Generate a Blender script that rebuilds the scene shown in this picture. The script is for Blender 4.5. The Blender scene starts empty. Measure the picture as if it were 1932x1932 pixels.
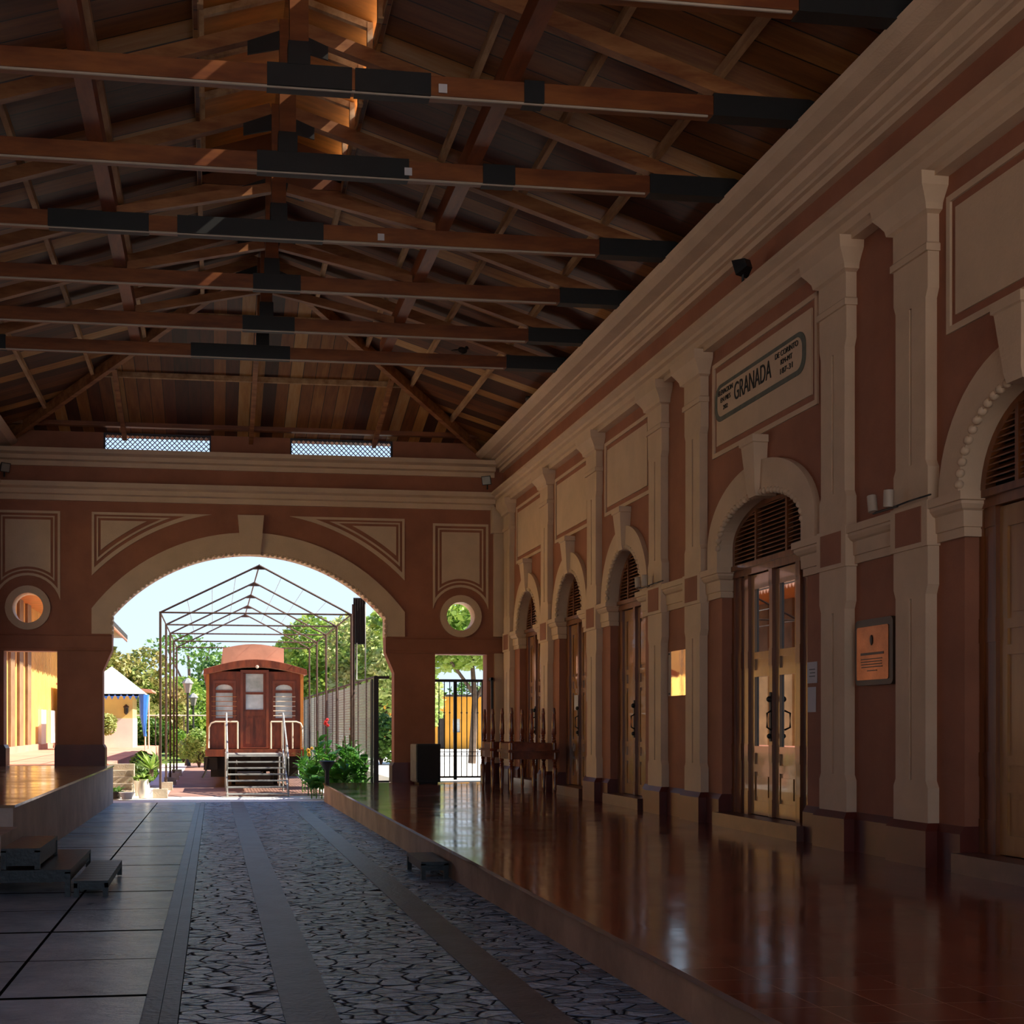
import bpy, bmesh, math, random
from mathutils import Vector, Matrix
from mathutils.geometry import tessellate_polygon
random.seed(7)
S = bpy.context.scene
C = bpy.data.collections.new('station'); S.collection.children.link(C)
PI = math.pi

# ------------------------------------------------------------------ mesh builder
class MB:
    def __init__(s): s.v = []; s.f = []
    def add(s, vs, fs):
        n = len(s.v); s.v += [tuple(p) for p in vs]; s.f += [tuple(i+n for i in f) for f in fs]; return s
    def box(s, x0, x1, y0, y1, z0, z1):
        return s.add([(x0,y0,z0),(x1,y0,z0),(x1,y1,z0),(x0,y1,z0),(x0,y0,z1),(x1,y0,z1),(x1,y1,z1),(x0,y1,z1)],
                     [(0,3,2,1),(4,5,6,7),(0,1,5,4),(1,2,6,5),(2,3,7,6),(3,0,4,7)])
    def bar(s, p, q, w, h, up=(0,0,1)):
        p = Vector(p); q = Vector(q); d = (q-p).normalized(); up = Vector(up)
        a = d.cross(up)
        if a.length < 1e-4: a = d.cross(Vector((1,0,0)))
        a.normalize(); b = a.cross(d).normalized(); a = a*w/2; b = b*h/2
        vs = [p-a-b, p+a-b, p+a+b, p-a+b, q-a-b, q+a-b, q+a+b, q-a+b]
        return s.add(vs, [(0,1,2,3),(4,7,6,5),(0,4,5,1),(1,5,6,2),(2,6,7,3),(3,7,4,0)])
    def tube(s, pts, r, n=8):
        pts = [Vector(p) for p in pts]; vs = []; fs = []
        rs = r if isinstance(r, (list, tuple)) else [r]*len(pts)
        for i, p in enumerate(pts):
            d = (pts[min(i+1, len(pts)-1)] - pts[max(i-1, 0)]).normalized()
            a = d.cross(Vector((0,0,1)))
            if a.length < .05: a = d.cross(Vector((0,1,0)))
            a.normalize(); b = a.cross(d)
            for k in range(n):
                t = 2*PI*k/n; vs.append(p + a*math.cos(t)*rs[i] + b*math.sin(t)*rs[i])
        for i in range(len(pts)-1):
            for k in range(n):
                k2 = (k+1) % n; fs.append((i*n+k, i*n+k2, (i+1)*n+k2, (i+1)*n+k))
        fs.append(tuple(range(n))[::-1]); fs.append(tuple(range((len(pts)-1)*n, len(pts)*n)))
        return s.add(vs, fs)
    def lathe(s, prof, c=(0,0,0), n=16):
        vs = []; fs = []; m = len(prof)
        for r, z in prof:
            for k in range(n):
                t = 2*PI*k/n; vs.append((c[0]+r*math.cos(t), c[1]+r*math.sin(t), c[2]+z))
        for i in range(m-1):
            for k in range(n):
                k2 = (k+1) % n; fs.append((i*n+k, i*n+k2, (i+1)*n+k2, (i+1)*n+k))
        fs.append(tuple(range(n))[::-1]); fs.append(tuple(range((m-1)*n, m*n)))
        return s.add(vs, fs)
    def ball(s, c, r, nu=10, nv=7, sc=(1,1,1)):
        prof = [(max(1e-3, math.sin(PI*i/nv)), -math.cos(PI*i/nv)) for i in range(nv+1)]
        n0 = len(s.v); s.lathe(prof, (0,0,0), nu)
        for i in range(n0, len(s.v)):
            p = s.v[i]; s.v[i] = (c[0]+p[0]*r*sc[0], c[1]+p[1]*r*sc[1], c[2]+p[2]*r*sc[2])
        return s
    def plate(s, loops, fn, w0, w1):
        tri = tessellate_polygon([[Vector((p[0], p[1], 0)) for p in lp] for lp in loops])
        flat = [p for lp in loops for p in lp]; N = len(flat)
        vs = [fn(p[0], p[1], w0) for p in flat] + [fn(p[0], p[1], w1) for p in flat]
        fs = [tuple(t) for t in tri] + [tuple(i+N for i in t)[::-1] for t in tri]
        o = 0
        for lp in loops:
            L = len(lp)
            for i in range(L):
                a = o+i; b = o+(i+1) % L; fs.append((a, b, b+N, a+N))
            o += L
        return s.add(vs, fs)
    def build(s, name, m, parent=None, smooth=False, kind=None, label=None, rot=None):
        me = bpy.data.meshes.new(name)
        off = Vector((0,0,0)); q = parent
        while q is not None: off += q.location; q = q.parent
        me.from_pydata([(a[0]-off.x, a[1]-off.y, a[2]-off.z) for a in s.v], [], s.f); me.update()
        bm = bmesh.new(); bm.from_mesh(me); bmesh.ops.recalc_face_normals(bm, faces=bm.faces); bm.to_mesh(me); bm.free()
        me.materials.append(m)
        if smooth:
            for p in me.polygons: p.use_smooth = True
            try: me.set_sharp_from_angle(angle=math.radians(40))
            except Exception: pass
        o = bpy.data.objects.new(name, me); C.objects.link(o)
        if parent is not None: o.parent = parent
        if kind: o['kind'] = kind
        if label: o['label'] = label
        return o
def B(*a): return MB().box(*a)
def tag(o, label=None, cat=None, group=None, kind=None):
    if label: o['label'] = label
    if cat: o['category'] = cat
    if group: o['group'] = group
    if kind: o['kind'] = kind
    return o
def thing(name, label, cat, loc=(0,0,0), group=None, kind=None):
    o = bpy.data.objects.new(name, None); C.objects.link(o); o.location = loc; o.empty_display_size = .1
    return tag(o, label, cat, group, kind)
def origin(o, loc):
    "move a top-level mesh's origin to its base"
    L = Vector(loc); o.data.transform(Matrix.Translation(-L)); o.location = L; return o
def copy_tree(o, loc=None, parent=None):
    c = o.copy(); C.objects.link(c); c.parent = parent
    if loc is not None: c.location = loc
    for ch in list(o.children): copy_tree(ch, None, c)
    return c
def text_mesh(name, body, size, sx, m, origin_, ux, uy, parent, align='CENTER', depth=.004):
    cu = bpy.data.curves.new(name, 'FONT'); cu.body = body; cu.size = size; cu.extrude = depth; cu.align_x = align; cu.align_y = 'CENTER'
    ob = bpy.data.objects.new(name, cu); C.objects.link(ob)
    dg = bpy.context.evaluated_depsgraph_get(); me = bpy.data.meshes.new_from_object(ob.evaluated_get(dg))
    bpy.data.objects.remove(ob); bpy.data.curves.remove(cu)
    ux = Vector(ux); uy = Vector(uy); n = ux.cross(uy); o0 = Vector(origin_)
    off = Vector((0,0,0)); q = parent
    while q is not None: off += q.location; q = q.parent
    for v in me.vertices: v.co = o0 - off + ux*v.co.x*sx + uy*v.co.y + n*v.co.z
    me.materials.clear(); me.materials.append(m)
    o = bpy.data.objects.new(name, me); C.objects.link(o)
    if parent is not None: o.parent = parent
    return o

# ------------------------------------------------------------------ materials
def new_mat(name):
    m = bpy.data.materials.new(name); m.use_nodes = True; nt = m.node_tree
    return m, nt, nt.nodes['Principled BSDF']
def N(nt, t, **kw):
    n = nt.nodes.new(t)
    for k, v in kw.items():
        if k in n.inputs: n.inputs[k].default_value = v
        else: setattr(n, k, v)
    return n
def ramp(nt, stops, interp='LINEAR'):
    r = nt.nodes.new('ShaderNodeValToRGB'); r.color_ramp.interpolation = interp
    e = r.color_ramp.elements
    while len(e) < len(stops): e.new(.5)
    for i, (p, c) in enumerate(stops): e[i].position = p; e[i].color = (c[0], c[1], c[2], 1)
    return r
def mat(name, col, rough=.6, var=.25, scale=3., stretch=(1,1,1), bump=.0, bscale=30., metal=0., spec=.5, coat=0., col2=None, detail=5., ior=None, tr=0.):
    m, nt, b = new_mat(name)
    tc = N(nt, 'ShaderNodeTexCoord'); mp = N(nt, 'ShaderNodeMapping'); mp.inputs['Scale'].default_value = stretch
    nt.links.new(tc.outputs['Object'], mp.inputs[0])
    no = N(nt, 'ShaderNodeTexNoise', Scale=scale, Detail=detail, Roughness=.6); nt.links.new(mp.outputs[0], no.inputs['Vector'])
    c2 = col2 if col2 else tuple(c*(1-var) for c in col)
    r = ramp(nt, [(.35, c2), (.65, col)]); nt.links.new(no.outputs['Fac'], r.inputs[0]); nt.links.new(r.outputs[0], b.inputs['Base Color'])
    b.inputs['Roughness'].default_value = rough; b.inputs['Metallic'].default_value = metal
    b.inputs['Specular IOR Level'].default_value = spec; b.inputs['Coat Weight'].default_value = coat
    if ior: b.inputs['IOR'].default_value = ior
    if bump:
        n2 = N(nt, 'ShaderNodeTexNoise', Scale=bscale, Detail=4.); nt.links.new(mp.outputs[0], n2.inputs['Vector'])
        bp = N(nt, 'ShaderNodeBump', Strength=bump, Distance=.02); nt.links.new(n2.outputs['Fac'], bp.inputs['Height']); nt.links.new(bp.outputs[0], b.inputs['Normal'])
    return m
def math_n(nt, op, a, b=None):
    n = nt.nodes.new('ShaderNodeMath'); n.operation = op
    for i, x in enumerate((a, b)):
        if x is None: continue
        if isinstance(x, (int, float)): n.inputs[i].default_value = x
        else: nt.links.new(x, n.inputs[i])
    return n.outputs[0]
def board_mat(name, axis, w, stops, rough=.55, grain=(1,1,1)):
    m, nt, b = new_mat(name)
    tc = N(nt, 'ShaderNodeTexCoord'); sp = N(nt, 'ShaderNodeSeparateXYZ'); nt.links.new(tc.outputs['Object'], sp.inputs[0])
    q = math_n(nt, 'DIVIDE', sp.outputs[axis], w); fl = math_n(nt, 'FLOOR', q); fr = math_n(nt, 'FRACT', q)
    wn = N(nt, 'ShaderNodeTexWhiteNoise'); wn.noise_dimensions = '1D'; nt.links.new(fl, wn.inputs['W'])
    mp = N(nt, 'ShaderNodeMapping'); mp.inputs['Scale'].default_value = grain; nt.links.new(tc.outputs['Object'], mp.inputs[0])
    no = N(nt, 'ShaderNodeTexNoise', Scale=2.2, Detail=6., Roughness=.65); nt.links.new(mp.outputs[0], no.inputs['Vector'])
    s = math_n(nt, 'ADD', math_n(nt, 'MULTIPLY', wn.outputs['Value'], .62), math_n(nt, 'MULTIPLY', no.outputs['Fac'], .42))
    r = ramp(nt, stops); nt.links.new(s, r.inputs[0])
    edge = math_n(nt, 'LESS_THAN', math_n(nt, 'ABSOLUTE', math_n(nt, 'SUBTRACT', fr, .5)), .475)
    mx = N(nt, 'ShaderNodeMix'); mx.data_type = 'RGBA'; nt.links.new(edge, mx.inputs[0])
    mx.inputs[6].default_value = (.012,.006,.003,1); nt.links.new(r.outputs[0], mx.inputs[7]); nt.links.new(mx.outputs[2], b.inputs['Base Color'])
    b.inputs['Roughness'].default_value = rough
    return m
def tile_mat(name, size, off, c1, c2, joint, rough, tilt=.5):
    m, nt, b = new_mat(name)
    tc = N(nt, 'ShaderNodeTexCoord'); sp = N(nt, 'ShaderNodeSeparateXYZ'); nt.links.new(tc.outputs['Object'], sp.inputs[0])
    fs = []; ids = []
    for ax, o, sz in ((0, off, size), (1, 0, size*1.06)):
        q = math_n(nt, 'DIVIDE', math_n(nt, 'SUBTRACT', sp.outputs[ax], o), sz); fs.append(math_n(nt, 'FRACT', q)); ids.append(math_n(nt, 'FLOOR', q))
    cb = N(nt, 'ShaderNodeCombineXYZ'); nt.links.new(ids[0], cb.inputs[0]); nt.links.new(ids[1], cb.inputs[1])
    wn = N(nt, 'ShaderNodeTexWhiteNoise'); wn.noise_dimensions = '3D'; nt.links.new(cb.outputs[0], wn.inputs['Vector'])
    no = N(nt, 'ShaderNodeTexNoise', Scale=1.6, Detail=5.); nt.links.new(tc.outputs['Object'], no.inputs['Vector'])
    r = ramp(nt, [(.3, c2), (.75, c1)]); nt.links.new(math_n(nt, 'ADD', math_n(nt, 'MULTIPLY', wn.outputs['Value'], .4), math_n(nt, 'MULTIPLY', no.outputs['Fac'], .6)), r.inputs[0])
    ed = []
    for f in fs: ed.append(math_n(nt, 'LESS_THAN', math_n(nt, 'ABSOLUTE', math_n(nt, 'SUBTRACT', f, .5)), .488))
    inside = math_n(nt, 'MULTIPLY', ed[0], ed[1])
    mx = N(nt, 'ShaderNodeMix'); mx.data_type = 'RGBA'; nt.links.new(inside, mx.inputs[0]); mx.inputs[6].default_value = (*joint, 1)
    nt.links.new(r.outputs[0], mx.inputs[7]); nt.links.new(mx.outputs[2], b.inputs['Base Color'])
    sr = N(nt, 'ShaderNodeSeparateColor'); nt.links.new(wn.outputs['Color'], sr.inputs[0])
    hx = math_n(nt, 'MULTIPLY', math_n(nt, 'SUBTRACT', sr.outputs[0], .5), fs[0]); hy = math_n(nt, 'MULTIPLY', math_n(nt, 'SUBTRACT', sr.outputs[1], .5), fs[1])
    n2 = N(nt, 'ShaderNodeTexNoise', Scale=5., Detail=2.); nt.links.new(tc.outputs['Object'], n2.inputs['Vector'])
    h = math_n(nt, 'ADD', math_n(nt, 'ADD', hx, hy), math_n(nt, 'MULTIPLY', n2.outputs['Fac'], .25))
    h = math_n(nt, 'ADD', h, math_n(nt, 'MULTIPLY', inside, .6))
    bp = N(nt, 'ShaderNodeBump', Strength=tilt, Distance=.0022); nt.links.new(h, bp.inputs['Height']); nt.links.new(bp.outputs[0], b.inputs['Normal'])
    rr = ramp(nt, [(.3, (rough*.7,)*3), (.7, (rough*1.5,)*3)]); nt.links.new(no.outputs['Fac'], rr.inputs[0]); nt.links.new(rr.outputs[0], b.inputs['Roughness'])
    return m
def cobble_mat():
    m, nt, b = new_mat('cobblestone')
    tc = N(nt, 'ShaderNodeTexCoord'); mp = N(nt, 'ShaderNodeMapping'); mp.inputs['Scale'].default_value = (5.4, 8.4, 1); nt.links.new(tc.outputs['Object'], mp.inputs[0])
    nz = N(nt, 'ShaderNodeTexNoise', Scale=5., Detail=3.); nt.links.new(tc.outputs['Object'], nz.inputs['Vector'])
    va = N(nt, 'ShaderNodeVectorMath'); va.operation = 'MULTIPLY_ADD'; nt.links.new(nz.outputs['Color'], va.inputs[0]); va.inputs[1].default_value = (.5,.5,0); nt.links.new(mp.outputs[0], va.inputs[2])
    ve = N(nt, 'ShaderNodeTexVoronoi'); ve.feature = 'DISTANCE_TO_EDGE'; vc = N(nt, 'ShaderNodeTexVoronoi')
    for v in (ve, vc): nt.links.new(va.outputs[0], v.inputs['Vector']); v.inputs['Scale'].default_value = 1.
    r = ramp(nt, [(0, (.14,.19,.27)), (.5, (.27,.37,.50)), (1, (.46,.60,.76))]); sc = N(nt, 'ShaderNodeSeparateColor'); nt.links.new(vc.outputs['Color'], sc.inputs[0]); nt.links.new(sc.outputs[0], r.inputs[0])  # blue sky sheen put into the stone colours and the specular tint
    er = ramp(nt, [(.01, (0,0,0)), (.06, (1,1,1))]); nt.links.new(ve.outputs['Distance'], er.inputs[0])
    mx = N(nt, 'ShaderNodeMix'); mx.data_type = 'RGBA'; nt.links.new(er.outputs[0], mx.inputs[0]); mx.inputs[6].default_value = (.035,.042,.055,1)
    nt.links.new(r.outputs[0], mx.inputs[7]); nt.links.new(mx.outputs[2], b.inputs['Base Color'])
    n3 = N(nt, 'ShaderNodeTexNoise', Scale=22., Detail=5.); nt.links.new(tc.outputs['Object'], n3.inputs['Vector'])
    tl = math_n(nt, 'MULTIPLY', sc.outputs[1], .5)
    h = math_n(nt, 'ADD', math_n(nt, 'ADD', er.outputs[0], math_n(nt, 'MULTIPLY', n3.outputs['Fac'], .9)), tl)
    bp = N(nt, 'ShaderNodeBump', Strength=1., Distance=.05); nt.links.new(h, bp.inputs['Height']); nt.links.new(bp.outputs[0], b.inputs['Normal'])
    mm = er.outputs[0]
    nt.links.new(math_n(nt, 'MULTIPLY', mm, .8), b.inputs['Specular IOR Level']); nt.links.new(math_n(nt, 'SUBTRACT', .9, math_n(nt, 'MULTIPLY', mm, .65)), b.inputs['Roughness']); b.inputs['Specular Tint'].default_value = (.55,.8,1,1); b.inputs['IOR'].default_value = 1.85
    return m
def slab_mat():
    m, nt, b = new_mat('concrete_slab')
    tc = N(nt, 'ShaderNodeTexCoord'); sp = N(nt, 'ShaderNodeSeparateXYZ'); nt.links.new(tc.outputs['Object'], sp.inputs[0])
    q = math_n(nt, 'FRACT', math_n(nt, 'DIVIDE', sp.outputs[1], 1.18)); a = math_n(nt, 'LESS_THAN', math_n(nt, 'ABSOLUTE', math_n(nt, 'SUBTRACT', q, .5)), .491)
    c = math_n(nt, 'GREATER_THAN', math_n(nt, 'ABSOLUTE', math_n(nt, 'ADD', sp.outputs[0], 1.15)), .011)
    q2 = math_n(nt, 'FRACT', math_n(nt, 'DIVIDE', sp.outputs[1], 2.36)); a2 = math_n(nt, 'GREATER_THAN', q2, .02); ins = math_n(nt, 'MULTIPLY', math_n(nt, 'MULTIPLY', a, c), a2)
    no = N(nt, 'ShaderNodeTexNoise', Scale=1.4, Detail=7., Roughness=.65); nt.links.new(tc.outputs['Object'], no.inputs['Vector'])
    r = ramp(nt, [(.3, (.17,.24,.34)), (.7, (.42,.56,.74))]); nt.links.new(no.outputs['Fac'], r.inputs[0])  # slab colours and specular tint carry a painted blue sky sheen
    mx = N(nt, 'ShaderNodeMix'); mx.data_type = 'RGBA'; nt.links.new(ins, mx.inputs[0]); mx.inputs[6].default_value = (.012,.012,.014,1)
    nt.links.new(r.outputs[0], mx.inputs[7]); nt.links.new(mx.outputs[2], b.inputs['Base Color'])
    mp = N(nt, 'ShaderNodeMapping'); mp.inputs['Scale'].default_value = (1, 2.2, 1); nt.links.new(tc.outputs['Object'], mp.inputs[0])
    n3 = N(nt, 'ShaderNodeTexNoise', Scale=9., Detail=6., Roughness=.7); nt.links.new(mp.outputs[0], n3.inputs['Vector'])
    h = math_n(nt, 'ADD', n3.outputs['Fac'], math_n(nt, 'MULTIPLY', ins, .5))
    bp = N(nt, 'ShaderNodeBump', Strength=1., Distance=.045); nt.links.new(h, bp.inputs['Height']); nt.links.new(bp.outputs[0], b.inputs['Normal'])
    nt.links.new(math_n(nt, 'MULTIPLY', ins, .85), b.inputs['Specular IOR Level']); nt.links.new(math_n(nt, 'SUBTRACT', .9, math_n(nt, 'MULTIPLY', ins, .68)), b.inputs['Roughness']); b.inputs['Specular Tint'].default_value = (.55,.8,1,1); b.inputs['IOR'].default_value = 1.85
    return m
def leaf_mat(name, c1, c2):
    m, nt, b = new_mat(name)
    tc = N(nt, 'ShaderNodeTexCoord'); no = N(nt, 'ShaderNodeTexNoise', Scale=1.1, Detail=3.); nt.links.new(tc.outputs['Object'], no.inputs['Vector'])
    r = ramp(nt, [(.36, c1), (.64, c2)]); nt.links.new(no.outputs['Fac'], r.inputs[0]); nt.links.new(r.outputs[0], b.inputs['Base Color'])
    b.inputs['Roughness'].default_value = .5
    tr = N(nt, 'ShaderNodeBsdfTranslucent'); nt.links.new(r.outputs[0], tr.inputs[0])
    ms = N(nt, 'ShaderNodeMixShader'); ms.inputs[0].default_value = .35; out = nt.nodes['Material Output']
    nt.links.new(b.outputs[0], ms.inputs[1]); nt.links.new(tr.outputs[0], ms.inputs[2]); nt.links.new(ms.outputs[0], out.inputs[0])
    return m

M = {}
M['terra'] = mat('terracotta_plaster', (.37,.135,.072), .75, .22, 1.3, bump=.15, bscale=40)
M['cream'] = mat('cream_plaster', (.68,.47,.31), .72, .12, 2.0, bump=.15, bscale=35)
M['plinth'] = mat('oxblood_plinth', (.13,.022,.013), .4, .3, 2.0)
M['pface_l'] = mat('platform_render_grey', (.58,.47,.40), .7, .3, 1.6, bump=.2)
M['pface'] = mat('platform_render', (.58,.38,.25), .8, .35, 1.6, bump=.2)
M['tile'] = tile_mat('polished_floor_tile', .29, 2.287, (.23,.052,.024), (.13,.028,.013), (.30,.17,.11), .12, 1.0)
M['tile2'] = tile_mat('platform_tile_amber', .29, -2.03, (.34,.17,.06), (.22,.10,.035), (.06,.03,.02), .15)
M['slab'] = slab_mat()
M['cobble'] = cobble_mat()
M['strip'] = mat('concrete_strip', (.10,.125,.16), .42, .3, 3., bump=.3, bscale=26, col2=(.06,.072,.092))
boards = [(.20, (.035,.008,.002)), (.40, (.11,.026,.006)), (.60, (.25,.085,.018)), (.74, (.42,.19,.05)), (.88, (.50,.31,.14))]
M['board_y'] = board_mat('roof_board_slope', 1, .36, boards, .5, (.5, 5, .5))
M['board_x'] = board_mat('roof_board_hip', 0, .24, boards, .5, (5, .5, .5))
M['beam'] = mat('red_brown_timber', (.27,.085,.02), .42, .4, 2.2, (.6,3,3), col2=(.14,.034,.009))
M['beam_y'] = mat('red_brown_timber_long', (.28,.07,.018), .42, .4, 2.2, (3,.6,3), col2=(.14,.03,.008))
M['purlin'] = mat('pale_timber', (.60,.38,.20), .55, .4, 2.2, (3,.7,3), col2=(.34,.17,.065))
M['rafter'] = mat('principal_rafter_timber', (.42,.18,.065), .48, .4, 2.2, (.7,3,3), col2=(.20,.06,.018))
M['black'] = mat('black_painted_metal', (.010,.010,.011), .55, .3, 6.)
M['iron'] = mat('dark_iron', (.018,.016,.014), .5, .3, 8.)
M['door'] = mat('varnished_door_wood', (.24,.075,.020), .33, .45, 2., (5,5,.5), col2=(.13,.035,.010), coat=.25)
M['leafwood'] = mat('varnished_leaf_golden_reflection', (.40,.18,.045), .24, .4, 1.0, (3,3,.4), col2=(.29,.12,.03), coat=.4)  # golden reflection of the yellow building put into the wood colour
M['glass'] = mat('reflective_glass', (.008,.009,.010), .015, .0, 2., ior=3.4)
M['steel'] = mat('polished_steel', (.92,.90,.86), .03, .05, 3., metal=1., bump=.012, bscale=5)
M['bronze'] = mat('bronze_plaque', (.40,.165,.08), .36, .3, 5., metal=1., bump=.1, bscale=60)
M['bronze_d'] = mat('bronze_dark', (.06,.035,.02), .5, .2, 5.)
M['paper'] = mat('white_paper', (.62,.58,.60), .8, .05, 6.)
M['ink'] = mat('black_lettering', (.008,.008,.007), .6, .1, 6.)
M['ink2'] = mat('grey_lettering', (.16,.16,.17), .7, .1, 6.)
M['shade'] = mat('green_grey_painted_border', (.14,.14,.11), .8, .25, 9.)
M['table'] = mat('mahogany_table', (.24,.055,.022), .25, .4, 3., (2,2,2), col2=(.11,.022,.009), coat=.4)
M['stone'] = mat('threshold_stone', (.17,.075,.055), .35, .3, 4.)
M['stool'] = mat('black_painted_wood', (.014,.018,.019), .42, .3, 5., bump=.2, bscale=25)
M['whitelamp'] = mat('beige_spotlight_metal', (.50,.40,.31), .5, .1, 5.)
M['lampgrey'] = mat('floodlight_glass', (.30,.28,.24), .2, .2, 5.)
M['lattice'] = mat('dark_blue_grille', (.02,.022,.04), .5, .2, 5.)
M['bird'] = mat('dark_feathers', (.012,.011,.012), .6, .2, 20.)
M['roofing'] = mat('pale_tin_roofing', (.85,.72,.60), .5, .15, 1.5)
M['monboard'] = mat('painted_glow_board', (.72,.27,.05), .5, .35, 1.6, (1,4,1))  # orange glow of bounced sun put into the board colour
M['zinc'] = mat('weathered_pink_roofing', (.55,.27,.19), .5, .2, 1.5, bump=.1)
# ------------------------------------------------------------------ hall dimensions
XR, XL, YF, YB = 6.15, -4.55, 27.0, -3.0       # right wall, left wall, far wall, near end
CX = .77
ZP, ZPL = .39, .78                             # right and left platform heights
def gz(y): return .007*(27-y)                  # the track bed rises gently towards the near end
def arc_loop(c, hw, z0, zs, rise, n=22):
    pts = [(c-hw, z0)]
    for i in range(n+1):
        t = PI - PI*i/n; pts.append((c+hw*math.cos(t), zs+rise*math.sin(t)))
    pts.append((c+hw, z0)); return pts
def seg_loop(c, hw, z0, zs, R, n=28):
    "short uprights and a flat circular segment"
    zc = zs - math.sqrt(R*R-hw*hw); a = math.asin(hw/R); pts = [(c-hw, z0)]
    for i in range(n+1):
        t = -a + 2*a*i/n; pts.append((c+R*math.sin(t), zc+R*math.cos(t)))
    pts.append((c+hw, z0)); return pts
def rect(a, b, c, d): return [(a,c),(b,c),(b,d),(a,d)]

# ---- floor
floor = thing('floor', None, None, (0,0,0), kind='structure')
def ground_strip(name, x0, x1, m, z=0, y0=YB, y1=YF+.2, label=None):
    mb = MB(); n = 8
    for i in range(n):
        a = y0+(y1-y0)*i/n; b = y0+(y1-y0)*(i+1)/n
        k = len(mb.v)
        mb.add([(x0,a,gz(a)+z),(x1,a,gz(a)+z),(x1,b,gz(b)+z),(x0,b,gz(b)+z),(x0,a,gz(a)-.3),(x1,a,gz(a)-.3),(x1,b,gz(b)-.3),(x0,b,gz(b)-.3)],
               [(0,1,2,3),(4,7,6,5),(0,4,5,1),(1,5,6,2),(2,6,7,3),(3,7,4,0)])
    return mb.build(name, m, floor, label=label)
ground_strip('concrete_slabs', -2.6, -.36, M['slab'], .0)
ground_strip('track_channel', -.36, -.27, M['strip'], -.006)
ground_strip('track_channel', -.265, -.175, M['strip'], .004)
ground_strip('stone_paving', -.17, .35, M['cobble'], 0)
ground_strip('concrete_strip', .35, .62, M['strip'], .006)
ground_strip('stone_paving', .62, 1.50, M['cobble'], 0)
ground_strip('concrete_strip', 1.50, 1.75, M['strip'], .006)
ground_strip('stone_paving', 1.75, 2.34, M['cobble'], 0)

plat = thing('floor_platform', None, None, (0,0,0), kind='structure')
B(2.31, 6.6, YB, YF+.1, -.2, ZP-.012).build('platform_face', M['pface'], plat)
B(2.287, 6.6, YB, YF+.1, ZP-.03, ZP).build('tiled_deck', M['tile'], plat)
B(4.66, 5.80, YF+.1, YF+.75, -.2, ZP).build('threshold', M['stone'], plat)
platl = thing('floor_platform_left', None, None, (0,0,0), kind='structure')
B(XL-.5, -2.05, 13.72, YF+.1, -.2, ZPL-.012).build('platform_face', M['pface_l'], platl)
B(XL-.5, -2.03, 13.70, YF+.1, ZPL-.03, ZPL).build('tiled_deck', M['tile2'], platl)
B(-4.3, -3.16, YF+.1, YF+1.2, -.2, ZPL-.02).build('threshold', M['pface'], platl)
st = MB(); st.box(-3.4, -2.0, 12.62, 13.71, 0, .555); st.build('step', M['pface_l'], platl)
MB().box(-3.4, -2.0, 12.0, 12.63, 0, .36).build('step', M['pface'], platl)
B(XL-.5, -2.6, YB, 13.7, -.1, gz(8)+.004).build('side_paving', M['strip'], floor)

# ---- right wall
wr = thing('wall_right', None, None, (XR,0,0), kind='structure')
fR = lambda u, v, w: (XR-w, u, v)
ARCH = [(24.67,.82,0), (21.65,.82,0), (18.65,.82,0), (13.87,1.13,1), (9.05,.82,0)]
PIL = [26.22, 23.16, 20.16, 17.14, 15.72, 11.97, 10.54, 7.55]
def arch_par(k): return (3.76,.46,.83) if k else (3.50,.76,1.09)   # spring, inner rise, outer rise
holes = []
for c, hw, k in ARCH:
    zs, ri, ro = arch_par(k); holes.append(arc_loop(c, hw+.012, ZP, zs, ri+.012)[::-1])
holes2 = [[(p[0], max(p[1], ZP+.001)) for p in h] for h in holes]
MB().plate([rect(YB, YF+.5, ZP-.001, 7.45)] + holes2, fR, 0, -.47).build('wall_face', M['terra'], wr)
MB().plate([rect(YB, YF+.5, 3.6, 7.45)], fR, -.471, -.55).build('wall_back', M['terra'], wr)
def loft(mb, lv, x1=6.33):
    "lv: (z, projection, ya, yb); a moulding cut square to the wall"
    vs = []; fs = []
    for z, w, a, b in lv: vs += [(XR-w,a,z),(x1,a,z),(x1,b,z),(XR-w,b,z)]
    for i in range(len(lv)-1):
        for k in range(4):
            k2 = (k+1) % 4; fs.append((i*4+k, i*4+k2, (i+1)*4+k2, (i+1)*4+k))
    fs.append((3,2,1,0)); n = (len(lv)-1)*4; fs.append((n,n+1,n+2,n+3)); return mb.add(vs, fs)
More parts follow.
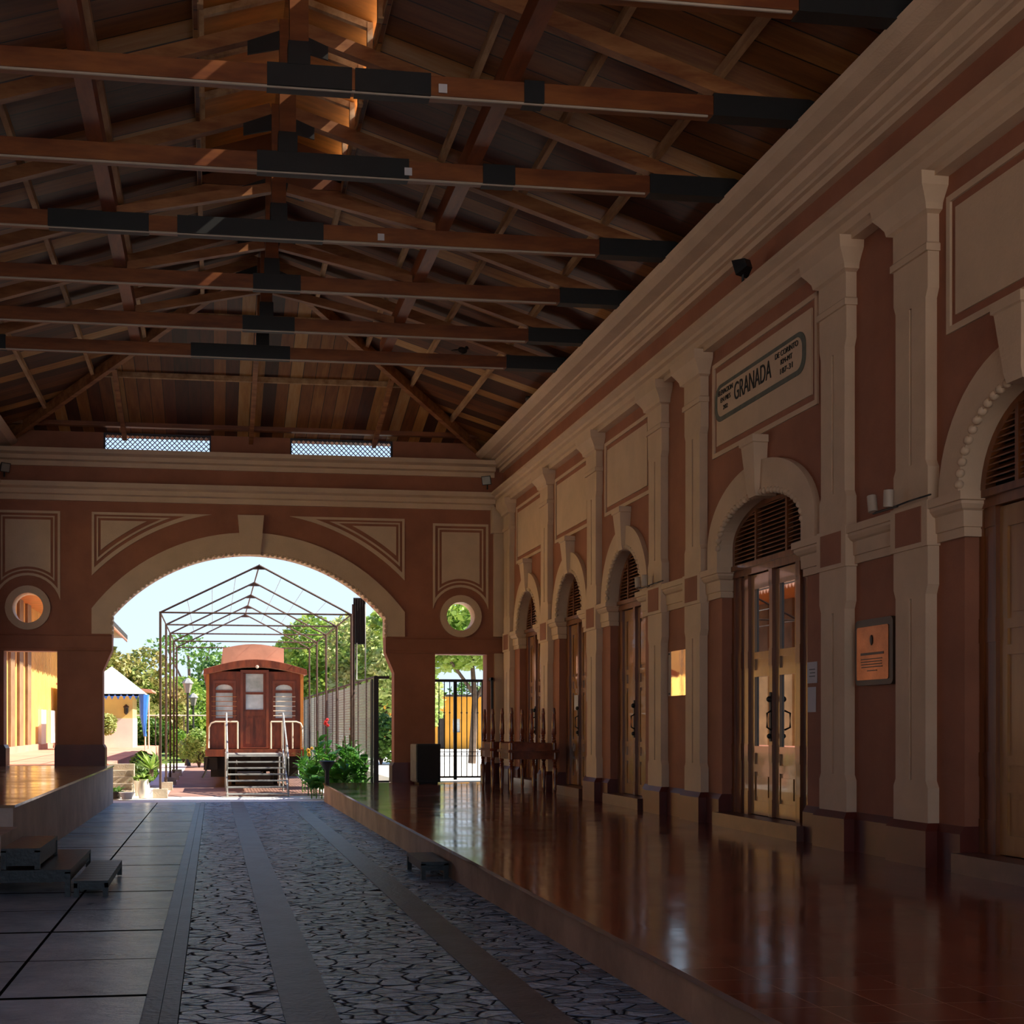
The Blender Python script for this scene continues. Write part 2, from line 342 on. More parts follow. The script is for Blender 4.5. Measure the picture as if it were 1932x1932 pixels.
# plinth between the openings
edges = sorted([(c-hw, c+hw) for c, hw, k in ARCH]); y = YB; pl = MB()
segs = []
for a, b in edges: segs.append((y, a)); y = b
segs.append((y, YF))
for a, b in segs:
    loft(pl, [(ZP,.05,a,b+.0),(.70,.05,a,b),(.765,.01,a,b)], 6.3)
for p in PIL: loft(pl, [(ZP,.155,p-.33,p+.33),(.70,.155,p-.33,p+.33),(.765,.11,p-.29,p+.29)], 6.3)
pl.build('plinth', M['plinth'], wr)
def pilaster(p):
    for z0, z1 in ((.765, 3.15), (3.52, 5.69)):
        a, b = .28, .245
        out = [(p-a,z0),(p-a,z0+.30),(p-b,z0+.36),(p-b,z1-.42),(p-a,z1-.34),(p-a,z1),(p+a,z1),(p+a,z1-.34),(p+b,z1-.42),(p+b,z0+.36),(p+a,z0+.30),(p+a,z0)]
        mb = MB(); mb.plate([out, rect(p-.02, p+.02, z0+.36, z1-.44)[::-1]], fR, 0, .105)
        mb.box(XR-.07, XR+.01, p-.03, p+.03, z0+.3, z1-.4)
        mb.build('pilaster_shaft', M['cream'], wr)
    mb = MB()
    loft(mb, [(5.66,.13,p-.30,p+.30),(5.72,.13,p-.30,p+.30),(5.74,.11,p-.28,p+.28),(5.98,.11,p-.28,p+.28),(6.0,.15,p-.33,p+.33),(6.05,.16,p-.34,p+.34),
              (6.10,.19,p-.37,p+.37),(6.17,.24,p-.42,p+.42),(6.28,.25,p-.43,p+.43)], 6.2)
    mb.build('capital', M['cream'], wr)
    mb = MB(); loft(mb, [(3.14,.125,p-.30,p+.30),(3.53,.125,p-.30,p+.30)], 6.2); mb.build('impost_block', M['cream'], wr)
    B(XR-.13, XR-.12, p-.21, p+.21, 3.18, 3.49).build('inset_square', M['terra'], wr)
for p in PIL: pilaster(p)
# impost mouldings
im = MB(); prof = [(3.16,.03),(3.235,.03),(3.24,.045),(3.37,.05),(3.385,.075),(3.42,.10),(3.445,.10),(3.45,.12),(3.52,.12)]
stops = sorted(PIL)
def inside(yv): return any(a < yv < b for a, b in edges)
pts = sorted([(p-.29,'p') for p in PIL]+[(p+.29,'q') for p in PIL]+[(a,'a') for a, b in edges]+[(b,'b') for a, b in edges])
for (a, ta), (b, tb) in zip(pts, pts[1:]):
    if ta in 'qb' and tb in 'pa':
        loft(im, [(z, w, a-(w if ta == 'b' else 0), b+(w if tb == 'a' else 0)) for z, w in prof], 6.32)
im.build('impost_moulding', M['cream'], wr)
door_n = [0]
def keystone(c, z0, z1, b0, b1, w0, w1):
    mb = MB(); loft(mb, [(z0,w0,c-b0,c+b0),(z0+.08,w0+.02,c-b0*1.1,c+b0*1.1),(z1-.09,w1-.02,c-b1*.9,c+b1*.9),(z1-.08,w1,c-b1,c+b1),(z1,w1,c-b1,c+b1)], 6.3)
    mb.build('keystone', M['cream'], wr)
for c, hw, k in ARCH:
    zs, ri, ro = arch_par(k); ow = hw+(.31 if k else .29)
    outer = arc_loop(c, ow, 3.515, zs, ro, 30); inner = arc_loop(c, hw, 3.516, zs, ri, 30)
    ring = outer + inner[::-1]
    MB().plate([ring], fR, .07, -.02).build('archivolt', M['cream'], wr)
    thin = arc_loop(c, hw+.02, 3.515, zs, ri+.02, 30) + inner[::-1]
    MB().plate([thin], fR, -.02, -.2).build('arch_soffit', M['cream'], wr)
    mb = MB(); L = 0; prev = None; n = 400
    for i in range(n+1):
        t = PI*i/n; q = (c+(hw+.012)*math.cos(t), zs+(ri+.012)*math.sin(t))
        if prev: L += math.dist(prev, q)
        if prev is None or L > .088: mb.ball((XR-.055, q[0], q[1]), .04, 8, 5); L = 0
        prev = q
    mb.build('bead_moulding', M['cream'], wr, smooth=True)
    keystone(c, zs+ri-.03, 4.86, .10, .19, .11, .19)
    pw = 1.40 if k else 1.07; z0, z1 = (4.90, 6.06)
    o = [rect(c-pw, c+pw, z0, z1), rect(c-pw+.055, c+pw-.055, z0+.055, z1-.055)[::-1]]
    MB().plate(o, fR, -.001, .022).build('panel_border', M['cream'], wr)
    MB().plate([rect(c-pw+.13, c+pw-.13, z0+.13, z1-.13)], fR, -.001, .018).build('plaster_panel', M['cream'], wr)
# cornices
def prism_y(prof, y0, y1): return MB().plate([prof], lambda u, v, w: (u, w, v), y0, y1)
cor_low = [(6.16,6.24),(6.02,6.24),(6.02,6.30),(5.98,6.32),(5.97,6.40),(5.92,6.42),(5.91,6.46),(5.83,6.50),(5.83,6.54),(6.16,6.56)]
cor_up = [(6.16,7.02),(6.06,7.02),(6.05,7.085),(6.00,7.09),(5.985,7.11),(5.93,7.13),(5.90,7.225),(5.93,7.235),(5.85,7.25),(5.83,7.27),(5.66,7.285),(5.57,7.34),(5.54,7.40),(6.16,7.42)]
prism_y(cor_low, YB, YF).build('lower_cornice', M['cream'], wr)
prism_y(cor_up, YB, YF).build('upper_cornice', M['cream'], wr)

# ---- the station-name panel
sg = thing('station_sign', 'painted GRANADA station sign on plaster panel above the central door', 'sign', (XR-.02, 13.94, 5.36))
def rr(y0, y1, z0, z1, r, n=6):
    p = []
    for cy, cz, a0 in ((y1-r, z0+r, -PI/2), (y1-r, z1-r, 0), (y0+r, z1-r, PI/2), (y0+r, z0+r, PI)):
        for i in range(n+1):
            t = a0+PI/2*i/n; p.append((cy+r*math.cos(t), cz+r*math.sin(t)))
    return p
MB().plate([rr(12.72, 15.17, 5.31, 5.76, .17), rr(12.80, 15.10, 5.365, 5.715, .13)[::-1]], fR, .019, .026).build('painted_border', M['shade'], sg)
MB().plate([rr(12.80, 15.10, 5.365, 5.715, .13)], fR, .019, .024).build('sign_field', M['cream'], sg)
def wtext(name, body, size, sx, yc, zc, m, par, x=XR-.028): return text_mesh(name, body, size, sx, m, (x, yc, zc), (0,-1,0), (0,0,1), par, depth=.003)
def fit_text(name, body, h, width, yc, zc, m, par, x=XR-.028):
    o = wtext(name, body, h/.72, 1., yc, zc, m, par, x); ys = [v.co.y for v in o.data.vertices]; k = width/(max(ys)-min(ys)); mid = (max(ys)+min(ys))/2
    for v in o.data.vertices: v.co.y = mid+(v.co.y-mid)*k
    return o
fit_text('lettering', 'GRANADA', .215, 1.02, 14.07, 5.55, M['ink'], sg)
fit_text('lettering', 'ELEVACION', .062, .44, 14.84, 5.65, M['ink'], sg)
fit_text('lettering', 'EN PIES', .058, .30, 14.84, 5.555, M['ink'], sg)
fit_text('lettering', '202', .055, .14, 14.84, 5.455, M['ink'], sg)
fit_text('lettering', 'DE CORINTO', .062, .56, 13.17, 5.65, M['ink'], sg)
fit_text('lettering', 'KM-MT', .058, .28, 13.17, 5.555, M['ink'], sg)
fit_text('lettering', '187-31', .062, .30, 13.17, 5.455, M['ink'], sg)

# ---- doors
def make_door(n, c, hw, k):
    zs, ri, ro = arch_par(k); X = 6.30
    d = thing('door_%d' % n, None, None, (X, c, ZP), kind='structure')
    fD = lambda u, v, w: (X-w, u, v)
    B(6.02, 6.34, c-hw-.03, c+hw-(.0), ZP, .55).build('stone_step', M['stone'], d)
    B(X+.09, X+.14, c-hw, c+hw, .5, zs+ri).build('added_dark_sheet', M['black'], d)  # added dark sheet, stops light leaking through the louvres
    lw = .63 if k else .58
    j = MB()
    for s in (-1, 1):
        a, b = sorted((c+s*lw, c+s*hw)); j.box(X, X+.08, a, b, .55, 3.38)
        for q, wd, pr in ((lw+.05, .05, .035), (lw+(hw-lw)*.55, .035, .02), (hw-.03, .03, .025)):
            j.box(X-pr, X+.01, c+s*q-wd, c+s*q+wd, .55, 3.36)
            for z in (.55, 1.18, 2.28, 3.22): j.box(X-pr-.006, X+.01, c+s*q-wd-.003, c+s*q+wd+.003, z, z+(.2 if z > 1 else .28))
    j.build('door_frame', M['door'], d)
    t = MB(); t.box(X-.05, X+.08, c-hw, c+hw, 3.38, 3.50); t.box(X-.09, X+.08, c-hw, c+hw, 3.46, 3.52); t.build('transom', M['door'], d)
    # fanlight
    fan = arc_loop(c, hw, 3.52, zs, ri, 24); fin = arc_loop(c, hw-.07, 3.521, zs, ri-.07, 24)
    MB().plate([fan + fin[::-1]], fD, .02, -.07).build('fanlight_frame', M['door'], d)
    sl = MB(); z = 3.57
    while z < zs+ri-.09:
        h = 1. if z < zs else math.sqrt(max(0, 1-((z-zs)/(ri-.07))**2)); w = (hw-.07)*h
        if w > .06: sl.add([(X-.03,c-w,z),(X-.03,c+w,z),(X+.04,c+w,z+.045),(X+.04,c-w,z+.045),(X-.03,c-w,z+.012),(X-.03,c+w,z+.012),(X+.04,c+w,z+.057),(X+.04,c-w,z+.057)],
                           [(0,3,2,1),(4,5,6,7),(0,1,5,4),(1,2,6,5),(2,3,7,6),(3,0,4,7)])
        z += .05
    sl.build('louvre_slats', M['door'], d)
    mu = MB()
    for s in (-1, 1):
        q = hw*.36; zt = zs+(ri-.06)*math.sqrt(1-(q/(hw-.07))**2); mu.box(X-.045, X+.03, c+s*q-.022, c+s*q+.022, 3.52, zt)
    mu.build('fanlight_mullion', M['door'], d)
    # two leaves
    if k: hs = [(2.46,3.20,1),(2.25,2.38,0),(1.36,2.17,1),(1.15,1.28,0),(.72,1.06,0)]
    else: hs = [(2.46,3.20,0),(2.25,2.38,0),(1.36,2.17,0),(1.15,1.28,0),(.72,1.06,0)]
    for s in (-1, 1):
        a, b = sorted((c+s*.025, c+s*lw)); f = MB()
        f.plate([rect(a, b, .56, 3.37)] + [rect(a+.10, b-.12 if s < 0 else b-.10, z0, z1)[::-1] for z0, z1, g in hs], fD, .0, -.045)
        W = M['leafwood']; lf = f.build('door_leaf', W, d)
        for z0, z1, g in hs:
            if g: B(X+.028, X+.034, a+.09, b-.09, z0-.01, z1+.01).build('glass_pane', M['glass'], lf)
            else:
                p = MB(); p.box(X+.02, X+.04, a+.09, b-.09, z0-.01, z1+.01); p.box(X+.005, X+.03, a+.15, b-.15, z0+.05, z1-.05) if z1-z0 > .2 else None
                p.build('door_panel', W, lf)
    q = MB(); q.box(X-.04, X+.02, c-.04, c+.04, .56, 3.37)
    for z in (.56, 1.18, 2.28, 3.2): q.box(X-.046, X+.02, c-.044, c+.044, z, z+.2)
    q.build('meeting_stile', M['door'], d)
    hd = MB()
    hd.box(X-.05, X-.038, c-.022, c+.022, 1.42, 1.98); hd.tube([(X-.05,c-.04,1.55),(X-.11,c-.06,1.58),(X-.11,c-.06,1.74),(X-.05,c-.04,1.77)], .011)
    hd.ball((X-.055,c,1.90), .035); hd.ball((X-.055,c,1.48), .03); hd.build('door_handle', M['iron'], d)
    return d
for i, (c, hw, k) in enumerate(ARCH): make_door(i+1, c, hw, k)
# building behind the right wall
wing = thing('wall_wing', None, None, (0,0,0), kind='structure')
B(6.72, 13.5, YB, 26.6, 0, 6.6).build('wing_block', M['terra'], wing)
B(6.5, 14.2, YB-.4, 26.9, 7.6, 7.72).build('wing_roof', M['zinc'], wing)

# ---- far wall
wf = thing('wall_far', None, None, (0,YF,0), kind='structure')
fF = lambda u, v, w: (u, YF-w, v)
TH = .4
AL, AR, RA = CX-2.83, CX+2.83, 3.73
big = seg_loop(CX, 2.83, 3.47, 3.88, RA)
# opening below the ledge is wider than the springing, with splayed corbels
low = [(CX-3.02,-.2),(CX-3.02,2.72),(CX-2.84,3.14)]
opening = low + big + [(CX+2.84,3.14),(CX+3.02,2.72),(CX+3.02,-.2)]
def circ(cx, cz, r, n=32): return [(cx+r*math.cos(2*PI*i/n), cz+r*math.sin(2*PI*i/n)) for i in range(n)]
OC = [(-3.74, 4.0), (5.22, 3.93)]
pass_l, pass_r = (-4.22, -3.16), (4.67, 5.79)
outer = [(XL,-.2),(pass_l[0],-.2),(pass_l[0],3.12),(pass_l[1],3.12),(pass_l[1],-.2)] + opening + [(pass_r[0],-.2),(pass_r[0],3.12),(pass_r[1],3.12),(pass_r[1],-.2),(XR,-.2),(XR,7.22),(XL,7.22)]
MB().plate([outer] + [circ(x, z, .32)[::-1] for x, z in OC], fF, 0, -TH).build('wall_face', M['terra'], wf)
def prism_x(prof, x0, x1): return MB().plate([prof], lambda u, v, w: (w, u, v), x0, x1)
led = MB()
for a, b in ((XL, CX-2.83), (CX+2.83, XR)):
    led.plate([[(YF+.01,3.14),(YF-.05,3.14),(YF-.06,3.17),(YF-.05,3.20),(YF-.05,3.43),(YF-.07,3.45),(YF-.06,3.48),(YF+.01,3.48)]], lambda u, v, w: (w, u, v), a, b)
led.build('string_course', M['terra'], wf)
for nm, z0, z1, pr in (('lower_cornice', 6.20, 6.55, (.06,.14,.24)), ('upper_cornice', 6.90, 7.22, (.05,.16,.30))):
    h = z1-z0; p = [(YF+.01,z0),(YF-pr[0],z0),(YF-pr[0],z0+h*.3),(YF-pr[1],z0+h*.36),(YF-pr[1],z0+h*.62),(YF-pr[2],z0+h*.72),(YF-pr[2],z1),(YF+.01,z1)]
    prism_x(p, XL, XR-.2).build(nm, M['cream'], wf)
out2 = seg_loop(CX, 3.24, 3.48, 4.0, 4.06, 34)
MB().plate([out2 + seg_loop(CX, 2.83, 3.481, 3.88, RA, 34)[::-1]], fF, .06, -.02).build('archivolt', M['cream'], wf)
MB().plate([seg_loop(CX, 2.85, 3.48, 3.88, RA+.01, 34) + seg_loop(CX, 2.829, 3.481, 3.88, RA, 34)[::-1]], fF, -.02, -TH-.03).build('arch_soffit', M['cream'], wf)
mb = MB(); L = 0; prev = None; zc = 3.88-math.sqrt(RA*RA-2.83**2)
path = [(AL, 3.5+.1*i) for i in range(4)] + [(CX+RA*math.sin(t), zc+RA*math.cos(t)) for t in [(-1+2*i/300)*math.asin(2.83/RA) for i in range(301)]] + [(AR, 3.8-.1*i) for i in range(4)]
for q in path:
    if prev: L += math.dist(prev, q)
    if prev is None or L > .095: mb.ball((q[0], YF-.045, q[1]), .045, 6, 4); L = 0
    prev = q
mb.build('bead_moulding', M['cream'], wf, smooth=True)
MB().plate([[(CX-.2,5.15),(CX+.2,5.15),(CX+.27,5.97),(CX-.27,5.97)]], fF, .13, -.02).build('keystone', M['cream'], wf)
for x, z in OC:
    MB().plate([circ(x, z, .45), circ(x, z, .315)[::-1]], fF, .05, -.02).build('oculus_ring', M['cream'], wf)
    MB().plate([circ(x, z, .325), circ(x, z, .305)[::-1]], fF, .03, -TH-.02).build('oculus_lining', M['cream'], wf)
def band(loop_o, loop_i, nm, w=.022): MB().plate([loop_o, loop_i[::-1]], fF, -.002, w).build(nm, M['cream'], wf)
def oct_panel(x, zc, hw, zt, R, sp):
    "tall panel whose foot is cut by an arc around the oculus"
    def lp(h, top, r):
        a = math.asin(min(.999, h/r)) if r > h else PI/2; p = [(x-h, top), (x-h, zc+r*math.cos(a)-sp)]
        for i in range(1, 14):
            t = -a+2*a*i/14; p.append((x+r*math.sin(t), zc+r*math.cos(t)))
        p += [(x+h, zc+r*math.cos(a)-sp), (x+h, top)]; return p[::-1]
    band(lp(hw, zt, R), lp(hw-.05, zt-.05, R+.05), 'panel_border')
    band(lp(hw-.11, zt-.10, R+.10), lp(hw-.14, zt-.13, R+.13), 'panel_border')
    MB().plate([lp(hw-.19, zt-.18, R+.18)], fF, -.002, .02).build('plaster_panel', M['cream'], wf)
oct_panel(-3.74, 4.0, .64, 5.98, .66, .0)
oct_panel(5.22, 3.93, .60, 5.90, .62, .0)
def spandrel(s):
    zc2 = 4.0-math.sqrt(4.06**2-3.24**2)
    def lp(xo, top, r):
        p = [(CX+s*xo, top)]; x1 = math.sqrt(max(0, r*r-(top-zc2)**2)); n = 16
        for i in range(n+1):
            xx = x1+(xo-x1)*i/n; p.append((CX+s*xx, zc2+math.sqrt(r*r-xx*xx)))
        return p
    band(lp(3.24, 5.98, 4.50), lp(3.19, 5.93, 4.58), 'panel_border'); band(lp(3.14, 5.89, 4.64), lp(3.11, 5.86, 4.68), 'panel_border')
    MB().plate([lp(3.06, 5.81, 4.76)], fF, -.002, .02).build('plaster_panel', M['cream'], wf)
spandrel(-1); spandrel(1)
pb = MB()
for a, b in ((pass_l[1], CX-3.02), (CX+3.02, pass_r[0]), (pass_r[1], XR), (XL, pass_l[0])):
    z0 = ZP if a > 0 else ZPL
    pb.plate([[(a-.05,z0),(b+.05,z0),(b+.05,z0+.36),(b+.01,z0+.43),(a-.01,z0+.43),(a-.05,z0+.36)]], fF, .05, -TH-.05)
pb.build('pier_plinth', M['plinth'], wf)
mb = MB(); x0 = 5.93; mb.box(x0, XR, YF-.1, YF, 3.5, 5.7); mb.box(x0-.06, XR, YF-.16, YF, 5.7, 6.25); mb.box(x0+.02, XR, YF-.08, YF, .8, 3.14)
mb.build('corner_pilaster', M['cream'], wf)
# timber band with two lattice grilles above the far cornice
gx = [(-2.2,-.08), (1.62,3.72)]
MB().plate([rect(XL, XR, 7.22, 7.64)] + [rect(a, b, 7.24, 7.58)[::-1] for a, b in gx], fF, .02, -.06).build('timber_band', M['terra'], wf)
B(XL, XR, YF-.5, YF-.36, 7.64, 7.80).build('wall_plate', M['beam'], wf)
for i, (a, b) in enumerate(gx):
    w = thing('window_%d' % (i+1), None, None, ((a+b)/2, YF, 7.24), kind='structure'); g = MB(); z0, z1 = 7.24, 7.58; p = .1
    for s in (1, -1):
        k = -10
        while k < (b-a)/p+10:
            xs = a+k*p; q0, q1 = (xs, z0), (xs+s*(z1-z0), z1)
            pts = []
            for t in (0, 1): pts.append((q0[0]+(q1[0]-q0[0])*t, q0[1]+(q1[1]-q0[1])*t))
            def clip(P, Q):
                (ax, az), (bx, bz) = P, Q
                for lim, sg in ((a, 1), (b, -1)):
                    da, db = sg*(ax-lim), sg*(bx-lim)
                    if da < 0 and db < 0: return None
                    if da < 0: t = da/(da-db); ax, az = ax+(bx-ax)*t, az+(bz-az)*t
                    elif db < 0: t = da/(da-db); bx, bz = ax+(bx-ax)*t, az+(bz-az)*t
                return (ax, az), (bx, bz)
            r = clip(*pts)
            if r and math.dist(*r) > .02: g.bar((r[0][0], YF+.01+.006*s, r[0][1]), (r[1][0], YF+.01+.006*s, r[1][1]), .034, .012, (0,1,0) if False else (0,0,1))
            k += 1
    g.build('lattice_grille', M['lattice'], w)
    f = MB(); f.plate([rect(a-.03, b+.03, 7.21, 7.61), rect(a, b, 7.24, 7.58)[::-1]], fF, .03, -.07); f.build('window_frame', M['lattice'], w)

# ---- left wall, unseen openings added to let light in; near end left open for light
wl = thing('wall_left', None, None, (XL,0,0), kind='structure')
hl = [rect(c-1.95, c+1.95, .25, 5.9)[::-1] for c in ()]
hl = [rect(c-h, c+h, .8, 5.9)[::-1] for c, h in ((23.0,1.7),(18.7,1.6))]
MB().plate([rect(YB, YF+.5, 0, 7.45)] + hl, lambda u, v, w: (XL+w, u, v), 0, -.45).build('wall_face', M['terra'], wl)
mir = lambda pr: [(XL+(XR-x), z) for x, z in pr]
prism_y(mir(cor_low), YB, YF).build('lower_cornice', M['cream'], wl)
prism_y(mir(cor_up), YB, YF).build('upper_cornice', M['cream'], wl)
mb = MB()
for p in (26.3, 23.16, 20.16, 17.14):
    mb.box(XL, XL+.1, p-.28, p+.28, ZPL, 6.25)
mb.build('pilaster_shaft', M['cream'], wl)
mb = MB(); mb.box(XL, XL+.06, 15, YF, ZPL, ZPL+.37); mb.build('plinth', M['plinth'], wl)
wb = thing('wall_near', None, None, (0,YB,0), kind='structure')
MB().plate([rect(XL, XR, 6.6, 7.45)], lambda u, v, w: (u, YB-w, v), 0, .45).build('wall_face', M['terra'], wb)
# ------------------------------------------------------------------ roof
SL, SH = .315, .235
def zb(x): return 9.14-SL*abs(x-CX)
ceil = thing('ceiling', None, None, (0,0,7.4), kind='structure')
YH, YM = 20.5, 17.15
def hx(y): return SH/SL*(y-YH)
for s in (1, -1):
    o = lambda d, s=s: CX+s*d
    out = [(o(.93),YB-.3),(o(5.9),YB-.3),(o(5.9),27.22),(o(hx(27.22)),27.22),(o(0),YH),(o(0),YM),(o(.93),YM)]
    fs = lambda u, v, w: (u, v, zb(u)+w)
    MB().plate([out], fs, 0, .03).build('roof_boards', M['board_y'], ceil)
    MB().plate([out], fs, .035, .07).build('roofing', M['roofing'], ceil)
hip = [(CX-hx(27.22),27.22),(CX+hx(27.22),27.22),(CX,YH)]
fh = lambda u, v, w: (u, v, 9.14-SH*(v-YH)+w)
MB().plate([hip], fh, -.002, .03).build('hip_boards', M['board_x'], ceil)
MB().plate([hip], fh, .035, .07).build('roofing', M['roofing'], ceil)
# ridge monitor: raised louvre roof over a long slot
mon = MB()
for s in (1, -1):
    x0 = CX+s*.93; a, b = sorted((x0, x0+s*.04)); mon.box(a, b, YB, YM, 8.72, 9.0 if s > 0 else 9.18)
mon.box(CX-.97, CX+.97, YM, YM+.04, 8.75, 9.17); mon.plate([[(CX-.97,9.17),(CX+.97,9.17),(CX,9.47)]], lambda u, v, w: (u, w, v), YM, YM+.04)
mon.build('monitor_curb', M['board_y'], ceil)
mr = MB()
for s in (1, -1):
    mr.plate([rect(CX, CX+.985, YB, YM+.2) if s > 0 else rect(CX-1.2, CX, YB, YM+.2)], lambda u, v, w: (u, v, 9.47-.315*abs(u-CX)+w), 0, .03)
mr.build('monitor_boards', M['monboard'], ceil)
ms = MB(); yy = 3.
while yy < YM:
    for s in (1, -1):
        x0 = CX+s*.90; ms.box(x0-.03, x0+.03, yy-.045, yy+.045, 8.72, 9.17)
        ms.bar((x0, yy, 9.14), (CX, yy, 9.42), .06, .07)
    yy += .9
ms.build('monitor_post', M['purlin'], ceil)
# purlins and common rafters
for s in (1, -1):
    for d in (.95, 1.97, 2.99, 4.02, 5.0):
        x = CX+s*d; ye = YH+d*SL/SH*.985
        MB().bar((x, 2, zb(x)-.05), (x, ye, zb(x)-.05), .065, .10).build('purlin', M['purlin'], ceil)
for v, t in ((22.4, 0), (24.5, 0)):
    x = hx(v)*.97; z = 9.14-SH*(v-YH)-.05
    MB().bar((CX-x, v, z), (CX+x, v, z), .07, .10).build('purlin', M['purlin'], ceil)
for s in (1, -1):
    MB().bar((CX+s*.1, YH+.1, 8.98), (CX+s*hx(27.2), 27.2, 9.14-SH*(27.2-YH)-.12), .10, .20).build('hip_rafter', M['rafter'], ceil)
for x in (-1.80, CX, 3.34):
    y0 = YH+abs(x-CX)*SL/SH+.1
    MB().bar((x, y0, 9.14-SH*(y0-YH)-.15), (x, 26.9, 9.14-SH*(26.9-YH)-.15), .09, .10).build('jack_rafter', M['rafter'], ceil)
for s in (1, -1):
    x = CX+s*1.97
    MB().box(x-.08, x+.08, 2, YH+.12, 7.585, 7.79).build('longitudinal_beam', M['beam_y'], ceil)
    x = CX+s*5.15; B(x-.09, x+.09, 2, YF-.3, 7.44, 7.60).build('wall_plate', M['beam_y'], ceil)

# trusses
TY = [20.47, 19.0, 17.22, 15.40, 13.55, 11.75, 9.95]
TL = ['farthest roof truss, at the foot of the hipped end', 'second roof truss counted from the hipped far end', 'third roof truss counted from the hipped far end',
      'fourth truss from the hipped end, with black plates left of centre', 'fifth truss from the hipped end, with one long central black plate',
      'lowest-seeming near truss with two black plates side by side at its king post', 'nearest roof truss, only its right end showing at the top edge']
PLT = {0: [(-.35,1.20)], 1: [(.42,1.18)], 2: [(.52,1.15)], 3: [(-1.9,-.75), (-.42,1.3)], 4: [(.45,2.05), (2.85,3.2)], 5: [(.48,1.25), (1.28,1.98), (2.86,3.05)], 6: [(.5,1.3)]}
for i, (ty, lb) in enumerate(zip(TY, TL)):
    t = thing('roof_truss', lb, 'roof truss', (CX, ty, 7.4), 'timber trusses across the hall')
    tb_ = B(XL+.25, XR-.25, ty-.07, ty+.07, 7.40, 7.58).build('tie_beam', M['beam'], t)
    kp_ = B(CX-.085, CX+.085, ty-.075, ty+.075, 7.58, 8.98).build('king_post', M['beam'], t)
    for s in (1, -1):
        x1, x2 = CX+s*.09, CX+s*4.72
        MB().bar((x1, ty, zb(x1)-.19), (x2, ty, zb(x2)-.19), .11, .15).build('principal_rafter', M['rafter'], t)
        if i in (2, 1, 3): MB().bar((CX+s*.1, ty, 8.0), (CX+s*1.9, ty, 7.62), .09, .11).build('strut', M['rafter'], t)
        a, b = sorted((CX+s*3.93, CX+s*5.15)); B(a, b, ty-.085, ty+.085, 7.39, 7.60).build('end_plate', M['black'], tb_)
        a, b = sorted((CX+s*.09, CX+s*.42)); gp = MB(); gp.plate([[(CX+s*.09,8.66),(CX+s*.42,8.58),(CX+s*.42,8.72),(CX+s*.09,8.85)]], lambda u, v, w: (u, w, v), ty-.085, ty-.06); gp.build('gusset_plate', M['iron'], kp_)
    for a, b in PLT[i]: B(a, b, ty-.085, ty+.085, 7.392, 7.595).build('splice_plate', M['black'], tb_)
    B(CX-.10, CX+.10, ty-.09, ty+.09, 7.59, 7.80).build('king_post_shoe', M['black'], kp_)
    if i in (3, 4, 5):
        n = MB(); n.box(1.80+.05*i, 1.88+.05*i, ty-.09, ty-.08, 7.42, 7.50); n.build('white_tag', M['paper'], tb_)
    cb = MB(); cb.bar((XL+.4, ty-.05, 7.39), (XR-1.5, ty-.05, 7.39), .018, .018); cb.build('lit_edge_bar', M['whitelamp'], t)  # pale bar imitating the lit lower edge of the tie beam
# ------------------------------------------------------------------ furniture and fittings in the hall
def turned_leg(mb, x, y, z0, z1, flip=False):
    H = z1-z0
    prof = [(.016,0),(.018,.02),(.024,.10),(.026,.14),(.022,.16),(.030,.45),(.032,.62),(.022,.66),(.028,.68),(.020,.70),(.026,.73),(.018,.76),(.032,.80),(.026,.83),(.036,.84),(.036,1.)]
    pr = [(r, t*H) for r, t in prof]
    pr = [(r*1.35, t) for r, t in pr]
    if flip: pr = [(r, H-t) for r, t in pr][::-1]
    mb.lathe(pr, (x, y, z0), 10)
def make_table(loc, sx, sy, label, upside, group):
    x, y, z = loc; t = thing('side_table', label, 'table', loc, group); H = .76
    Z = (lambda a: z+H-a) if upside else (lambda a: z+a)
    def bx(x0, x1, y0, y1, a, b):
        p, q = sorted((Z(a), Z(b))); return B(x0, x1, y0, y1, p, q)
    bx(x-.04, x+sx+.04, y-.04, y+sy+.04, .735, .76).build('tabletop', M['table'], t)
    a = MB()
    for q in (bx(x, x+sx, y-.0, y+.02, .62, .736), bx(x, x+sx, y+sy-.02, y+sy, .62, .736), bx(x, x+.02, y, y+sy, .62, .736), bx(x+sx-.02, x+sx, y, y+sy, .62, .736)): a.add(q.v, q.f)
    a.build('apron', M['table'], t)
    for px in (x+.03, x+sx-.03):
        for py in (y+.03, y+sy-.03):
            l = MB(); z0, z1 = sorted((Z(0), Z(.735))); turned_leg(l, px, py, z0, z1, upside); l.build('leg', M['table'], t, smooth=True)
    return t
tg = 'turned-leg tables stacked against the right wall'
make_table((5.12, 21.95, ZP), .84, .82, 'mahogany turned-leg table standing upright, nearer the camera of the two', False, tg)
make_table((5.12, 23.45, ZP), .84, .95, 'mahogany turned-leg table standing upright, farther one beside the gate', False, tg)
make_table((5.12, 21.93, ZP+.762), .82, .80, 'upside-down mahogany table resting on the nearer upright table, legs in the air', True, tg)
make_table((5.12, 23.45, ZP+.762), .80, .80, 'upside-down mahogany table resting on the farther upright table, legs in the air', True, tg)
